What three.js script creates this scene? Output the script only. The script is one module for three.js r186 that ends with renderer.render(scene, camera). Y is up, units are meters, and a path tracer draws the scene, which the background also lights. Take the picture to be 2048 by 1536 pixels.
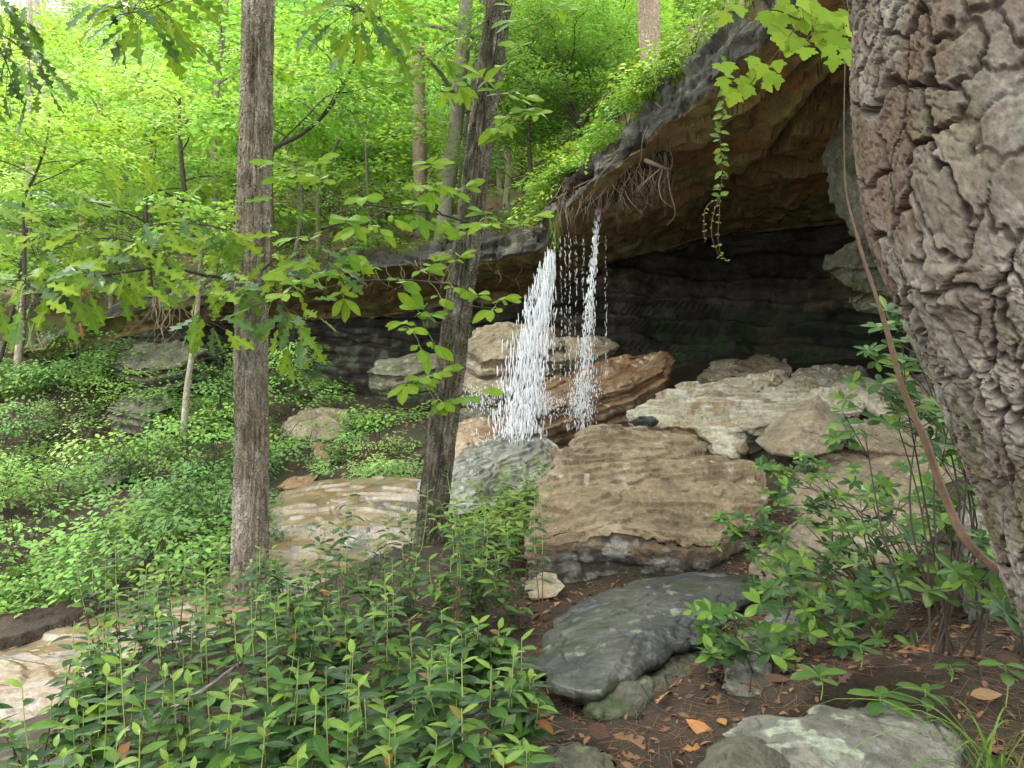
import * as THREE from 'three';
import { mergeGeometries, mergeVertices } from 'three/addons/utils/BufferGeometryUtils.js';
import { ConvexGeometry } from 'three/addons/geometries/ConvexGeometry.js';
import { createNoise3D } from 'simplex-noise';

// ---------------------------------------------------------------- camera, sky, sun, exposure
const scene = new THREE.Scene();
const camera = new THREE.PerspectiveCamera(55, 4 / 3, 0.05, 400);
camera.position.set(0, 1.6, 0);
camera.lookAt(0, 1.6, -10);
const renderer = new THREE.WebGLRenderer({ antialias: true });
renderer.toneMapping = THREE.LinearToneMapping;
renderer.toneMappingExposure = 2.75;
renderer.shadowMap.enabled = true;
{ // overcast sky: bright near the zenith, paler to the horizon
  const W = 64, H = 32, d = new Float32Array(W * H * 4);
  for (let j = 0; j < H; j++) for (let i = 0; i < W; i++) {
    const el = ((j + 0.5) / H - 0.5) * Math.PI, s = Math.max(0, Math.sin(el)), k = 0.48 + 1.1 * s, o = (j * W + i) * 4;
    d[o] = 1.68 * k; d[o + 1] = 1.7 * k; d[o + 2] = 1.7 * k; d[o + 3] = 1;
  }
  const t = new THREE.DataTexture(d, W, H, THREE.RGBAFormat, THREE.FloatType);
  t.mapping = THREE.EquirectangularReflectionMapping; t.magFilter = THREE.LinearFilter; t.needsUpdate = true;
  scene.background = t; scene.environment = t; scene.environmentIntensity = 1;
}
const sun = new THREE.DirectionalLight(new THREE.Color(1, 0.95, 0.86), 1.5);
sun.position.set(-14, 30, 6); sun.target.position.set(0, 1, -8);
sun.castShadow = true; sun.shadow.radius = 22; sun.shadow.mapSize.set(2048, 2048);
Object.assign(sun.shadow.camera, { left: -40, right: 40, top: 40, bottom: -40, near: 1, far: 160 });
sun.name = 'sun'; scene.add(sun, sun.target);

// ---------------------------------------------------------------- helpers
let seed = 7;
const rnd = () => { seed = (seed + 0x6d2b79f5) | 0; let t = Math.imul(seed ^ (seed >>> 15), 1 | seed); t = (t + Math.imul(t ^ (t >>> 7), 61 | t)) ^ t; return ((t ^ (t >>> 14)) >>> 0) / 4294967296; };
const rr = (a, b) => a + (b - a) * rnd(), pick = (a) => a[Math.floor(rnd() * a.length)];
const n3 = createNoise3D(rnd);
const fbm = (x, y, z, o = 4) => { let s = 0, a = 0.5; for (let i = 0; i < o; i++) { s += a * n3(x, y, z); x = x * 2.03 + 7.1; y = y * 2.03 + 3.7; z = z * 2.03 + 1.3; a *= 0.5; } return s; };
const ss = THREE.MathUtils.smoothstep, clamp = THREE.MathUtils.clamp, lerp = THREE.MathUtils.lerp;
const V = (x, y, z) => new THREE.Vector3(x, y, z);
const F = 768 / Math.tan(27.5 * Math.PI / 180);
const P = (px, py, d) => V((px - 1024) / F * d, 1.6 - (py - 768) / F * d, -d);       // a place in the world read off the photograph with its distance
const hash = (i) => { let t = Math.imul((i | 0) ^ 0x9e3779b9, 0x85ebca6b); t ^= t >>> 13; t = Math.imul(t, 0xc2b2ae35); return ((t ^ (t >>> 16)) >>> 0) / 4294967296; };
const names = new Map();
const numbered = (n) => { const k = names.get(n) ?? 0; names.set(n, k + 1); return k ? n + '_' + String(k).padStart(3, '0') : n; };
function tag(o, label, category, group, kind) { o.userData.label = label; if (category) o.userData.category = category; if (group) o.userData.group = group; if (kind) o.userData.kind = kind; return o; }
function thing(name, label, category, pos = V(0, 0, 0), group) { const o = new THREE.Group(); o.name = numbered(name); o.position.copy(pos); scene.add(o); return tag(o, label, category, group); }
function mesh(name, geo, mat, parent) { const m = new THREE.Mesh(geo, mat); m.name = parent ? name : numbered(name); m.castShadow = m.receiveShadow = true; (parent ?? scene).add(m); return m; }

// a grid of points to an indexed geometry; closedU joins the last column to the first
function gridGeo(pts, nu, nv, closedU = false) {
  const idx = [], cu = closedU ? nu : nu - 1;
  for (let j = 0; j < nv - 1; j++) for (let i = 0; i < cu; i++) { const a = j * nu + i, b = j * nu + (i + 1) % nu, c = a + nu, d = b + nu; idx.push(a, c, b, b, c, d); }
  const g = new THREE.BufferGeometry();
  g.setAttribute('position', new THREE.BufferAttribute(pts, 3)); g.setIndex(idx); g.computeVertexNormals();
  return g;
}
function displace(g, fn) { // along the normal, by fn(x, y, z, nx, ny, nz, i)
  const p = g.attributes.position.array, n = g.attributes.normal.array;
  for (let i = 0; i < p.length; i += 3) { const d = fn(p[i], p[i + 1], p[i + 2], n[i], n[i + 1], n[i + 2], i / 3); p[i] += n[i] * d; p[i + 1] += n[i + 1] * d; p[i + 2] += n[i + 2] * d; }
  g.computeVertexNormals(); return g;
}
function paint(g, fn) { // vertex colours (linear) from position and normal
  const p = g.attributes.position.array, n = g.attributes.normal.array, c = new Float32Array(p.length);
  for (let i = 0; i < p.length; i += 3) { const k = fn(p[i], p[i + 1], p[i + 2], n[i], n[i + 1], n[i + 2]); c[i] = k[0]; c[i + 1] = k[1]; c[i + 2] = k[2]; }
  g.setAttribute('color', new THREE.BufferAttribute(c, 3)); return g;
}
function boxUV(g) { // uv in metres, each triangle seen along the axis it faces most
  const o = g.index ? g.toNonIndexed() : g, p = o.attributes.position.array, uv = new Float32Array(p.length / 3 * 2);
  for (let i = 0; i < p.length; i += 9) {
    const ax = p[i + 3] - p[i], ay = p[i + 4] - p[i + 1], az = p[i + 5] - p[i + 2], bx = p[i + 6] - p[i], by = p[i + 7] - p[i + 1], bz = p[i + 8] - p[i + 2];
    const x = Math.abs(ay * bz - az * by), y = Math.abs(az * bx - ax * bz), z = Math.abs(ax * by - ay * bx);
    for (let k = 0; k < 3; k++) { const q = i + k * 3, u = (q / 3) * 2; if (y >= x && y >= z) { uv[u] = p[q]; uv[u + 1] = p[q + 2]; } else if (x >= z) { uv[u] = p[q + 2]; uv[u + 1] = p[q + 1]; } else { uv[u] = p[q]; uv[u + 1] = p[q + 1]; } }
  }
  o.setAttribute('uv', new THREE.BufferAttribute(uv, 2)); return o;
}
function tube(pts, r0, r1, radial = 6, segs = 0, wob = 0) { // a tapered tube along points, uv in metres
  const curve = new THREE.CatmullRomCurve3(pts), n = segs || Math.max(4, pts.length * 3), L = curve.getLength();
  const fr = curve.computeFrenetFrames(n, false), pos = [], uv = [], idx = [];
  for (let j = 0; j <= n; j++) {
    const t = j / n, c = curve.getPointAt(t), r = typeof r0 === 'function' ? r0(t) : lerp(r0, r1, t);
    for (let i = 0; i <= radial; i++) {
      const a = i / radial * Math.PI * 2, q = r * (1 + (wob ? wob * n3(Math.cos(a) * 1.3 + c.x * 2, Math.sin(a) * 1.3 + c.z * 2, c.y * 2.5) : 0)), N = fr.normals[j], B = fr.binormals[j], x = Math.cos(a) * q, y = Math.sin(a) * q;
      pos.push(c.x + N.x * x + B.x * y, c.y + N.y * x + B.y * y, c.z + N.z * x + B.z * y);
      uv.push(i / radial * 2 * Math.PI * (typeof r0 === 'function' ? r0(0) : r0), t * L);
    }
  }
  for (let j = 0; j < n; j++) for (let i = 0; i < radial; i++) { const a = j * (radial + 1) + i, b = a + 1, c = a + radial + 1; idx.push(a, b, c, b, c + 1, c); }
  const g = new THREE.BufferGeometry();
  g.setAttribute('position', new THREE.Float32BufferAttribute(pos, 3)); g.setAttribute('uv', new THREE.Float32BufferAttribute(uv, 2)); g.setIndex(idx); g.computeVertexNormals();
  return g;
}

// ---------------------------------------------------------------- textures
function pnoise(per, sd) { // periodic gradient noise on a lattice of per x per
  const gx = new Float32Array(per * per), gy = new Float32Array(per * per);
  for (let i = 0; i < per * per; i++) { const a = hash(i * 7 + sd * 1013) * 6.283; gx[i] = Math.cos(a); gy[i] = Math.sin(a); }
  return (x, y) => {
    x *= per; y *= per; const ix = Math.floor(x), iy = Math.floor(y), fx = x - ix, fy = y - iy, w = (t) => t * t * t * (t * (t * 6 - 15) + 10);
    const g = (a, b, dx, dy) => { const k = ((b % per + per) % per) * per + ((a % per + per) % per); return gx[k] * dx + gy[k] * dy; };
    return lerp(lerp(g(ix, iy, fx, fy), g(ix + 1, iy, fx - 1, fy), w(fx)), lerp(g(ix, iy + 1, fx, fy - 1), g(ix + 1, iy + 1, fx - 1, fy - 1), w(fx)), w(fy)) * 1.5;
  };
}
function tex(w, h, fn, srgb, size) { // fn(u, v) -> [r, g, b] 0..1; size: metres one tile covers
  const d = new Uint8Array(w * h * 4);
  for (let j = 0; j < h; j++) for (let i = 0; i < w; i++) { const c = fn((i + 0.5) / w, (j + 0.5) / h), o = (j * w + i) * 4; for (let k = 0; k < 3; k++) d[o + k] = clamp((Array.isArray(c) ? c[k] : c) * 255, 0, 255); d[o + 3] = 255; }
  const t = new THREE.DataTexture(d, w, h); t.wrapS = t.wrapT = THREE.RepeatWrapping; t.magFilter = THREE.LinearFilter; t.needsUpdate = true;
  if (srgb) t.colorSpace = THREE.SRGBColorSpace;
  if (size) t.repeat.set(1 / size[0], 1 / size[1]);
  return t;
}
const nz = [4, 8, 16, 32, 64, 128, 256].map((p, i) => pnoise(p, i + 1));
const oct = (u, v, a, b) => { let s = 0, k = 0.6; for (let i = a; i <= b; i++) { s += nz[i](u, v) * k; k *= 0.62; } return s; };
const rockMap = tex(1024, 1024, (u, v) => {
  const s = oct(u, v, 0, 6), sp = nz[6](u, v), sp2 = nz[5](v, u), m = oct(v, u, 3, 5), l = 0.8 + 0.16 * s + 0.3 * m + (sp > 0.42 ? 0.14 : 0) - (sp2 > 0.5 ? 0.16 : 0), h = nz[2](v, u) * 0.03;
  return [l + h, l, l - h];
}, false, [1.1, 1.1]);
const rockBump = tex(1024, 1024, (u, v) => 0.5 + 0.36 * oct(u, v, 3, 6), false, [1.1, 1.1]);
const barkRidge = (u, v) => { const w = 0.05 * nz[2](u, v) + 0.02 * nz[4](u, v), a = nz[3]((u + w) % 1, v * 0.25), b = nz[4]((u + w) % 1, v * 0.25 + 0.3), e = Math.abs(a) * 1.6 + 0.35 * Math.abs(b); return clamp(e, 0, 1); };
const barkMap = tex(512, 1024, (u, v) => { const e = barkRidge(u, v), f = oct(u, v, 3, 6), l = 0.66 + 0.3 * f + 0.2 * e, w = nz[4](v, u) > 0.38 ? 0.14 : 0; return [l + w, l - 0.01 + w, l - 0.03 + w]; }, false, [0.9, 1.8]);
const barkBump = tex(512, 1024, (u, v) => 0.15 + 0.7 * barkRidge(u, v) + 0.12 * oct(u, v, 4, 6), false, [0.9, 1.8]);
const soilMap = tex(1024, 1024, (u, v) => { const s = oct(u, v, 1, 6), g = nz[6](u, v) > 0.4 ? 0.2 : 0, l = 0.72 + 0.24 * s + g; return [l, l * 0.97, l * 0.93]; }, false, [1.3, 1.3]);
const soilBump = tex(512, 512, (u, v) => 0.5 + 0.4 * oct(u, v, 2, 5), false, [0.9, 0.9]);
const leafMap = tex(128, 256, (u, v) => { // u across the blade, v from stalk to tip
  const x = Math.abs(u - 0.5) * 2, rib = Math.exp(-x * x * 500) * 0.3, vein = Math.pow(Math.max(0, Math.cos((v * 9 - x * 1.3) * Math.PI * 2)), 10) * 0.12 * (1 - x * 0.5), m = 0.75 + 0.14 * oct(u, v, 0, 4), l = m + rib + vein;
  return [l + rib * 0.3, l, l - rib * 0.2];
}, false);
const leafBump = tex(128, 256, (u, v) => { const x = Math.abs(u - 0.5) * 2; return 0.6 - Math.exp(-x * x * 300) * 0.35 - Math.pow(Math.max(0, Math.cos((v * 9 - x * 1.3) * Math.PI * 2)), 6) * 0.2; });
const std = (o) => new THREE.MeshStandardMaterial(o), phy = (o) => new THREE.MeshPhysicalMaterial(o), C = (r, g, b) => new THREE.Color().setRGB(r, g, b);
const M = {
  rock: std({ map: rockMap, bumpMap: rockBump, bumpScale: 0.018, roughness: 0.88, vertexColors: true }),
  wet: phy({ map: rockMap, bumpMap: rockBump, bumpScale: 0.006, roughness: 0.42, vertexColors: true, clearcoat: 0.6, clearcoatRoughness: 0.25 }),
  soil: std({ map: soilMap, bumpMap: soilBump, bumpScale: 0.03, roughness: 0.95, vertexColors: true }),
  bark: std({ map: barkMap, bumpMap: barkBump, bumpScale: 0.03, roughness: 0.92, vertexColors: true }),
  twig: std({ color: C(0.055, 0.04, 0.03), roughness: 0.85 }),
  root: std({ color: C(0.2, 0.15, 0.1), roughness: 0.9, bumpMap: soilBump, bumpScale: 0.004 }),
};
const leafMat = (r, g, b, o = {}) => phy({ color: C(r, g, b), map: leafMap, roughness: 0.92, transmission: 0.38, thickness: 0, ior: 1.4, specularIntensity: 0.45, side: THREE.DoubleSide, ...o });

// ---------------------------------------------------------------- slabs, as outlines of their upper faces (built below, after the ground they lie in)
const SLABS = [];
const slab = (...a) => SLABS.push(a);
slab('boulder', 'largest tan boulder, broad sloping face in the middle, lichen on its lower front', 'boulder', [[1112, 905, 6.1], [1190, 862, 6.5], [1290, 850, 6.8], [1395, 852, 6.8], [1425, 885, 6.5], [1452, 917, 6.2], [1528, 938, 6.0], [1540, 978, 5.7], [1508, 1045, 5.3], [1420, 1088, 5.0], [1330, 1082, 4.95], [1250, 1066, 4.95], [1150, 1068, 4.95], [1085, 1082, 4.95], [1045, 1088, 4.98], [1072, 1010, 5.4], [1092, 950, 5.8]], [0.02, -0.72, -0.16], 'boulder', { nb: 320, nr: 130, nd: 44, ledge: 0.042, lf: 1.15, chip: 0.7, crk: 0.045, amp: 0.016, lich: 0.4, dome: 0.03, th: 0.16, strat: 0.02, side: 'lichen', grain: [1, 0, -0.15], an: 1.2 });
slab('dark_rock', 'dark wet-looking slab tilted down towards the path, mossy on its near edge', 'rock', [[1090, 1275, 3.75], [1170, 1205, 4.15], [1290, 1162, 4.5], [1400, 1146, 4.6], [1512, 1152, 4.45], [1505, 1185, 4.2], [1452, 1228, 3.9], [1400, 1262, 3.7], [1330, 1305, 3.45], [1255, 1350, 3.22], [1195, 1385, 3.05], [1120, 1380, 3.12], [1085, 1330, 3.4]], [0.02, -0.24, -0.22], 'dark', { nb: 240, nr: 80, nd: 26, ledge: 0.013, lf: 1.0, chip: 0.3, amp: 0.016, lich: 0.42, th: 0.09, grain: [1, 0, -1], an: 1.3, mat: phy({ map: rockMap, bumpMap: rockBump, bumpScale: 0.009, roughness: 0.5, vertexColors: true, clearcoat: 0.4, clearcoatRoughness: 0.3 }) });
slab('flat_rock', 'olive slab lying under the dark tilted slab beside the path', 'rock', [[1180, 1395, 3.2], [1260, 1365, 3.35], [1340, 1320, 3.6], [1420, 1285, 3.9], [1450, 1290, 3.85], [1400, 1350, 3.4], [1320, 1395, 3.15], [1250, 1430, 2.98], [1190, 1425, 3.0]], [0, -0.2, -0.15], 'mossy', { nb: 140, nr: 30 });
slab('near_rock', 'speckled grey rock at the bottom edge of the path, moss patch on top', 'rock', [[1450, 1470, 2.5], [1500, 1438, 2.62], [1600, 1428, 2.7], [1700, 1408, 2.8], [1790, 1398, 2.85], [1880, 1425, 2.7], [1915, 1480, 2.45], [1915, 1580, 2.15], [1700, 1600, 2.08], [1540, 1590, 2.08], [1470, 1530, 2.25]], [0, -0.3, -0.02], 'grey', { nb: 220, nr: 80, nd: 26, amp: 0.022, ledge: 0.02, lich: 0.2 });
slab('near_rock', 'low mossy stone beneath the speckled grey rock at the bottom edge', 'rock', [[1395, 1525, 2.3], [1450, 1490, 2.42], [1520, 1488, 2.4], [1575, 1540, 2.2], [1560, 1620, 2.0], [1400, 1640, 1.98]], [0, -0.2, 0], 'mossy', { nb: 140, nr: 40, amp: 0.02, dome: 0.08, lich: 0.22 });
slab('path_stone', 'upright grey stone set in the soil between path and shrub', 'rock', [[1500, 1262, 3.65], [1545, 1222, 3.95], [1600, 1225, 3.95], [1590, 1290, 3.55], [1552, 1345, 3.3], [1548, 1395, 3.05], [1495, 1420, 2.95], [1460, 1370, 3.12], [1455, 1310, 3.35]], [0, -0.25, -0.05], 'grey', { nb: 130, nr: 40, amp: 0.015, ledge: 0.008, lich: 0.3 });
slab('path_stone', 'flat stone half buried under the shrub at the bottom edge', 'rock', [[1030, 1490, 2.75], [1150, 1480, 2.8], [1220, 1500, 2.7], [1225, 1560, 2.5], [1050, 1570, 2.45]], [0, -0.15, 0], 'mossy', { nb: 90, nr: 24 });
slab('flat_rock', 'pale grey slab showing through the shrub right of the big boulder', 'rock', [[1505, 1130, 4.75], [1560, 1050, 5.3], [1690, 1005, 5.7], [1830, 990, 5.8], [1900, 1040, 5.2], [1800, 1120, 4.7], [1660, 1170, 4.4], [1545, 1190, 4.35]], [0, -0.5, -0.1], 'tan', { nb: 140, nr: 40, lich: 0.3 });
slab('flat_rock', 'grey-tan slab sloping below the wedge block, shrub in front', 'rock', [[1560, 985, 6.1], [1620, 915, 6.7], [1760, 880, 7.0], [1920, 885, 6.7], [2000, 950, 6.0], [1920, 1015, 5.6], [1740, 1020, 5.6], [1600, 1025, 5.7]], [0, -0.5, -0.1], 'tan', { nb: 160, nr: 44 });
slab('flat_rock', 'pale layered slab stretching from the waterfall foot to the wedge block', 'rock', [[1250, 825, 7.7], [1320, 790, 8.3], [1400, 768, 8.8], [1500, 748, 9.3], [1575, 742, 9.5], [1580, 765, 9.0], [1650, 772, 8.8], [1725, 785, 8.2], [1722, 822, 7.5], [1620, 836, 7.3], [1540, 852, 7.15], [1440, 868, 7.0], [1340, 858, 7.2], [1270, 846, 7.4]], [0, -0.42, -0.14], 'pale', { nb: 300, nr: 90, nd: 34, ledge: 0.055, lf: 1.2, grain: [1, 0, 0.1], an: 1.7, strat: 0.06, th: 0.07, bed: 1, amp: 0.014 });
slab('flat_rock', 'stepped pale slab below the long layered slab, beside the wedge block', 'rock', [[1400, 860, 7.0], [1480, 850, 7.2], [1490, 880, 6.9], [1470, 900, 6.75], [1420, 905, 6.7], [1390, 885, 6.85]], [0.02, -0.35, -0.06], 'pale', { nb: 90, nr: 22, bed: 1, strat: 0.04 });
slab('pale_rock', 'flat whitish slab with broken rim on the shelter floor', 'rock', [[1572, 762, 9.2], [1600, 738, 9.6], [1660, 729, 9.8], [1715, 733, 9.7], [1745, 755, 9.3], [1720, 770, 9.0], [1650, 776, 8.9], [1600, 772, 9.0]], [0, -0.13, -0.02], 'pale', { nb: 140, nr: 30, nd: 10, lich: 0.22, amp: 0.015 });
slab('flat_rock', 'tan block behind the bare vine stem, right end of the shelter floor', 'rock', [[1715, 795, 8.0], [1730, 760, 8.7], [1850, 745, 8.8], [1960, 750, 8.5], [1980, 800, 7.8], [1900, 822, 7.5], [1780, 826, 7.45]], [0, -0.5, -0.1], 'pale', { nb: 160, nr: 40, bed: 1 });
slab('flat_rock', 'broken slab with dark gap, below the tan block and left of the big trunk', 'rock', [[1690, 850, 7.0], [1730, 832, 7.3], [1850, 840, 7.2], [1930, 860, 6.9], [1930, 900, 6.5], [1820, 905, 6.4], [1720, 890, 6.6]], [0, -0.35, -0.1], 'tan', { nb: 120, nr: 30, bed: 1 });
slab('flat_rock', 'brown slab tilted against the back of the shelter floor', 'rock', [[1390, 752, 10.3], [1430, 725, 10.9], [1510, 715, 11.1], [1560, 722, 10.9], [1500, 745, 10.4], [1430, 760, 10.0]], [0, -0.2, -0.1], 'tan', { nb: 110, nr: 26 });
slab('flat_rock', 'small flake of stone on the long pale layered slab', 'rock', [[1405, 792, 8.1], [1430, 776, 8.5], [1458, 772, 8.55], [1452, 788, 8.2], [1425, 797, 8.0]], [0, -0.1, -0.03], 'tan', { nb: 60, nr: 14, nd: 8, amp: 0.01, ledge: 0.008 });
slab('waterfall_rock', 'big tilted brown slab with dark front that the waterfall strikes', 'rock', [[985, 860, 9.5], [1010, 808, 9.9], [1090, 762, 10.3], [1180, 726, 10.6], [1250, 709, 10.8], [1335, 712, 10.7], [1328, 740, 10.3], [1255, 778, 10.0], [1180, 795, 9.85], [1110, 812, 9.75], [1050, 838, 9.6], [1010, 868, 9.45]], [0.05, -0.85, -0.12], 'rust', { nb: 240, nr: 56, nd: 44, ledge: 0.04, strat: 0.07, th: 0.08, bed: 1, mat: M.wet });
slab('ledge_rock', 'rounded tan boulder right of the leaning trunk, behind the falling water', 'rock', [[928, 690, 10.7], [955, 655, 11.3], [1020, 645, 11.5], [1100, 655, 11.4], [1130, 690, 10.9], [1050, 712, 10.5], [960, 722, 10.4]], [0, -0.45, -0.05], 'tan', { nb: 150, nr: 36, nd: 26, dome: 0.1, bed: 1, th: 0.09, strat: 0.06 });
slab('ledge_rock', 'thin layered ledge between the two streams of falling water', 'rock', [[1070, 690, 11.1], [1130, 672, 11.6], [1200, 672, 11.6], [1228, 686, 11.3], [1200, 706, 10.9], [1110, 716, 10.7]], [0, -0.35, -0.05], 'tan', { nb: 120, nr: 26, nd: 24, bed: 1, th: 0.07, strat: 0.06 });
slab('ledge_rock', 'grey slab jutting right of the leaning trunk, above the wet rock', 'rock', [[915, 775, 10.2], [925, 752, 10.6], [1000, 744, 10.8], [1060, 748, 10.7], [1040, 775, 10.2], [990, 790, 9.95]], [0, -0.25, -0.08], 'tan', { nb: 110, nr: 26, nd: 18, bed: 1 });
slab('ledge_rock', 'thin dark ledge of rock low behind the wet slope, right of the leaning trunk', 'rock', [[915, 822, 10.0], [940, 812, 10.3], [1010, 806, 10.3], [1015, 826, 9.8], [960, 838, 9.6]], [0, -0.3, -0.08], 'mossy', { nb: 90, nr: 20, nd: 14 });
slab('wet_rock', 'orange-brown curved wet rock at the foot of the leaning trunk', 'rock', [[880, 905, 8.6], [905, 850, 9.2], [960, 834, 9.4], [990, 850, 9.2], [985, 890, 8.7], [930, 915, 8.4]], [0, -0.45, -0.05], 'rust', { nb: 130, nr: 34, dome: 0.1, mat: M.wet, bed: 1 });
slab('wet_rock', 'grey wet slope under the waterfall where the water runs down', 'rock', [[830, 980, 7.6], [900, 915, 8.3], [985, 868, 8.8], [1085, 860, 8.9], [1130, 905, 8.3], [1100, 965, 7.6], [1020, 1010, 7.1], [900, 1030, 6.9]], [0, -0.5, -0.1], 'grey', { nb: 160, nr: 50, ledge: 0.04, mat: M.wet, amp: 0.012 });
slab('wet_rock', 'broad wet tan rock slope between the two foreground trunks', 'rock', [[850, 962, 8.3], [760, 950, 9.0], [640, 962, 9.2], [555, 990, 8.9], [530, 1040, 7.9], [470, 1105, 7.1], [415, 1160, 6.5], [470, 1215, 5.9], [600, 1200, 5.8], [720, 1160, 6.1], [830, 1100, 6.5], [850, 1030, 7.2]], [0, -0.6, -0.1], 'wetstone', { nb: 240, nr: 90, nd: 20, ledge: 0.036, lf: 0.7, chip: 0.12, mat: M.wet, bed: 1, amp: 0.01, dome: 0.08, lich: 0.46, grain: [1, 0, 0.5], an: 1.25 });
slab('wet_rock', 'wet banded rock of the stream bed at the lower left edge', 'rock', [[520, 1205, 5.7], [420, 1180, 6.2], [300, 1195, 6.4], [150, 1240, 6.1], [40, 1285, 5.7], [-100, 1330, 5.3], [-140, 1440, 4.7], [60, 1460, 4.4], [260, 1400, 4.6], [440, 1300, 5.0]], [0, -0.4, -0.1], 'wetstone', { nb: 200, nr: 60, ledge: 0.04, lf: 0.7, chip: 0.12, mat: M.wet, bed: 1, amp: 0.01, lich: 0.46, grain: [1, 0, 0.4], an: 1.25 });
slab('boulder', 'grey-brown boulder right of the straight trunk, under the low ledge', 'boulder', [[565, 850, 11.0], [610, 815, 11.6], [690, 815, 11.6], [705, 845, 11.1], [680, 870, 10.7], [600, 875, 10.7]], [0.02, -0.4, -0.05], 'tan', { nb: 110, nr: 26, dome: 0.06 });
slab('flat_rock', 'orange flat slab at the head of the wet slope, right of the straight trunk', 'rock', [[556, 972, 9.2], [590, 955, 9.5], [635, 950, 9.5], [628, 965, 9.1], [585, 980, 8.9]], [0, -0.12, -0.03], 'rust', { nb: 70, nr: 16, nd: 10, amp: 0.012 });
slab('ledge_rock', 'long mossy log-like ledge under the low overhang, left of the leaning trunk', 'rock', [[735, 745, 12.0], [760, 722, 12.4], [850, 705, 12.6], [890, 712, 12.4], [880, 735, 12.0], [790, 752, 11.8]], [0, -0.35, -0.05], 'mossy', { nb: 110, nr: 24, nd: 18, bed: 1 });
slab('ledge_rock', 'mossy grey rock step under the low ledge, left side', 'rock', [[215, 720, 14.0], [260, 690, 14.5], [350, 680, 14.7], [410, 700, 14.2], [360, 730, 13.7], [270, 740, 13.6]], [0, -0.5, -0.05], 'mossy', { nb: 120, nr: 26, nd: 20, bed: 1, strat: 0.06 });
slab('ledge_rock', 'brown rock showing through leaves on the slope, far left', 'rock', [[110, 960, 10.6], [160, 925, 11.2], [250, 912, 11.4], [290, 930, 11], [240, 965, 10.3], [160, 985, 10.2]], [0, -0.5, -0.05], 'mossy', { nb: 120, nr: 26, nd: 16 });
slab('ledge_rock', 'brown ledge in the leaves midway up the far slope, left of the straight trunk', 'rock', [[215, 815, 12.6], [250, 790, 13.2], [330, 785, 13.3], [350, 805, 12.8], [300, 830, 12.3]], [0, -0.4, -0.05], 'mossy', { nb: 100, nr: 24, nd: 16 });
slab('flat_rock', 'low grey rock just left of the straight trunk at stream level', 'rock', [[300, 1010, 9.3], [360, 985, 9.8], [450, 975, 9.9], [470, 1000, 9.4], [400, 1030, 8.9]], [0, -0.4, -0.05], 'mossy', { nb: 100, nr: 24 });
slab('flat_rock', 'grey rock wedged between bare vine stem and big trunk', 'rock', [[1920, 1010, 3.6], [1985, 965, 4.1], [2070, 960, 4.1], [2120, 1010, 3.6], [2060, 1075, 3.2], [1950, 1075, 3.25]], [0, -0.5, -0.1], 'grey', { nb: 120, nr: 30, lich: 0.25 });
const FOOT = SLABS.filter((a) => !a[0].startsWith('hanging')).map((a) => { const q = a[3].map((b) => P(...b)); return { q, x0: Math.min(...q.map((p) => p.x)), x1: Math.max(...q.map((p) => p.x)), z0: Math.min(...q.map((p) => p.z)), z1: Math.max(...q.map((p) => p.z)) }; });
function under(x, z, y) { // the ground stays below the slabs that lie in it
  for (const { q, x0, x1, z0, z1 } of FOOT) {
    if (x < x0 || x > x1 || z < z0 || z > z1) continue;
    let inside = false, s = 0, w = 0;
    for (let i = 0, j = q.length - 1; i < q.length; j = i++) { const a = q[i], b = q[j]; if ((a.z > z) !== (b.z > z) && x < (b.x - a.x) * (z - a.z) / (b.z - a.z) + a.x) inside = !inside; const d = 1 / ((x - a.x) ** 2 + (z - a.z) ** 2 + 0.01); s += d * a.y; w += d; }
    if (inside) y = Math.min(y, s / w - 0.13);
  }
  return y;
}

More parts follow.
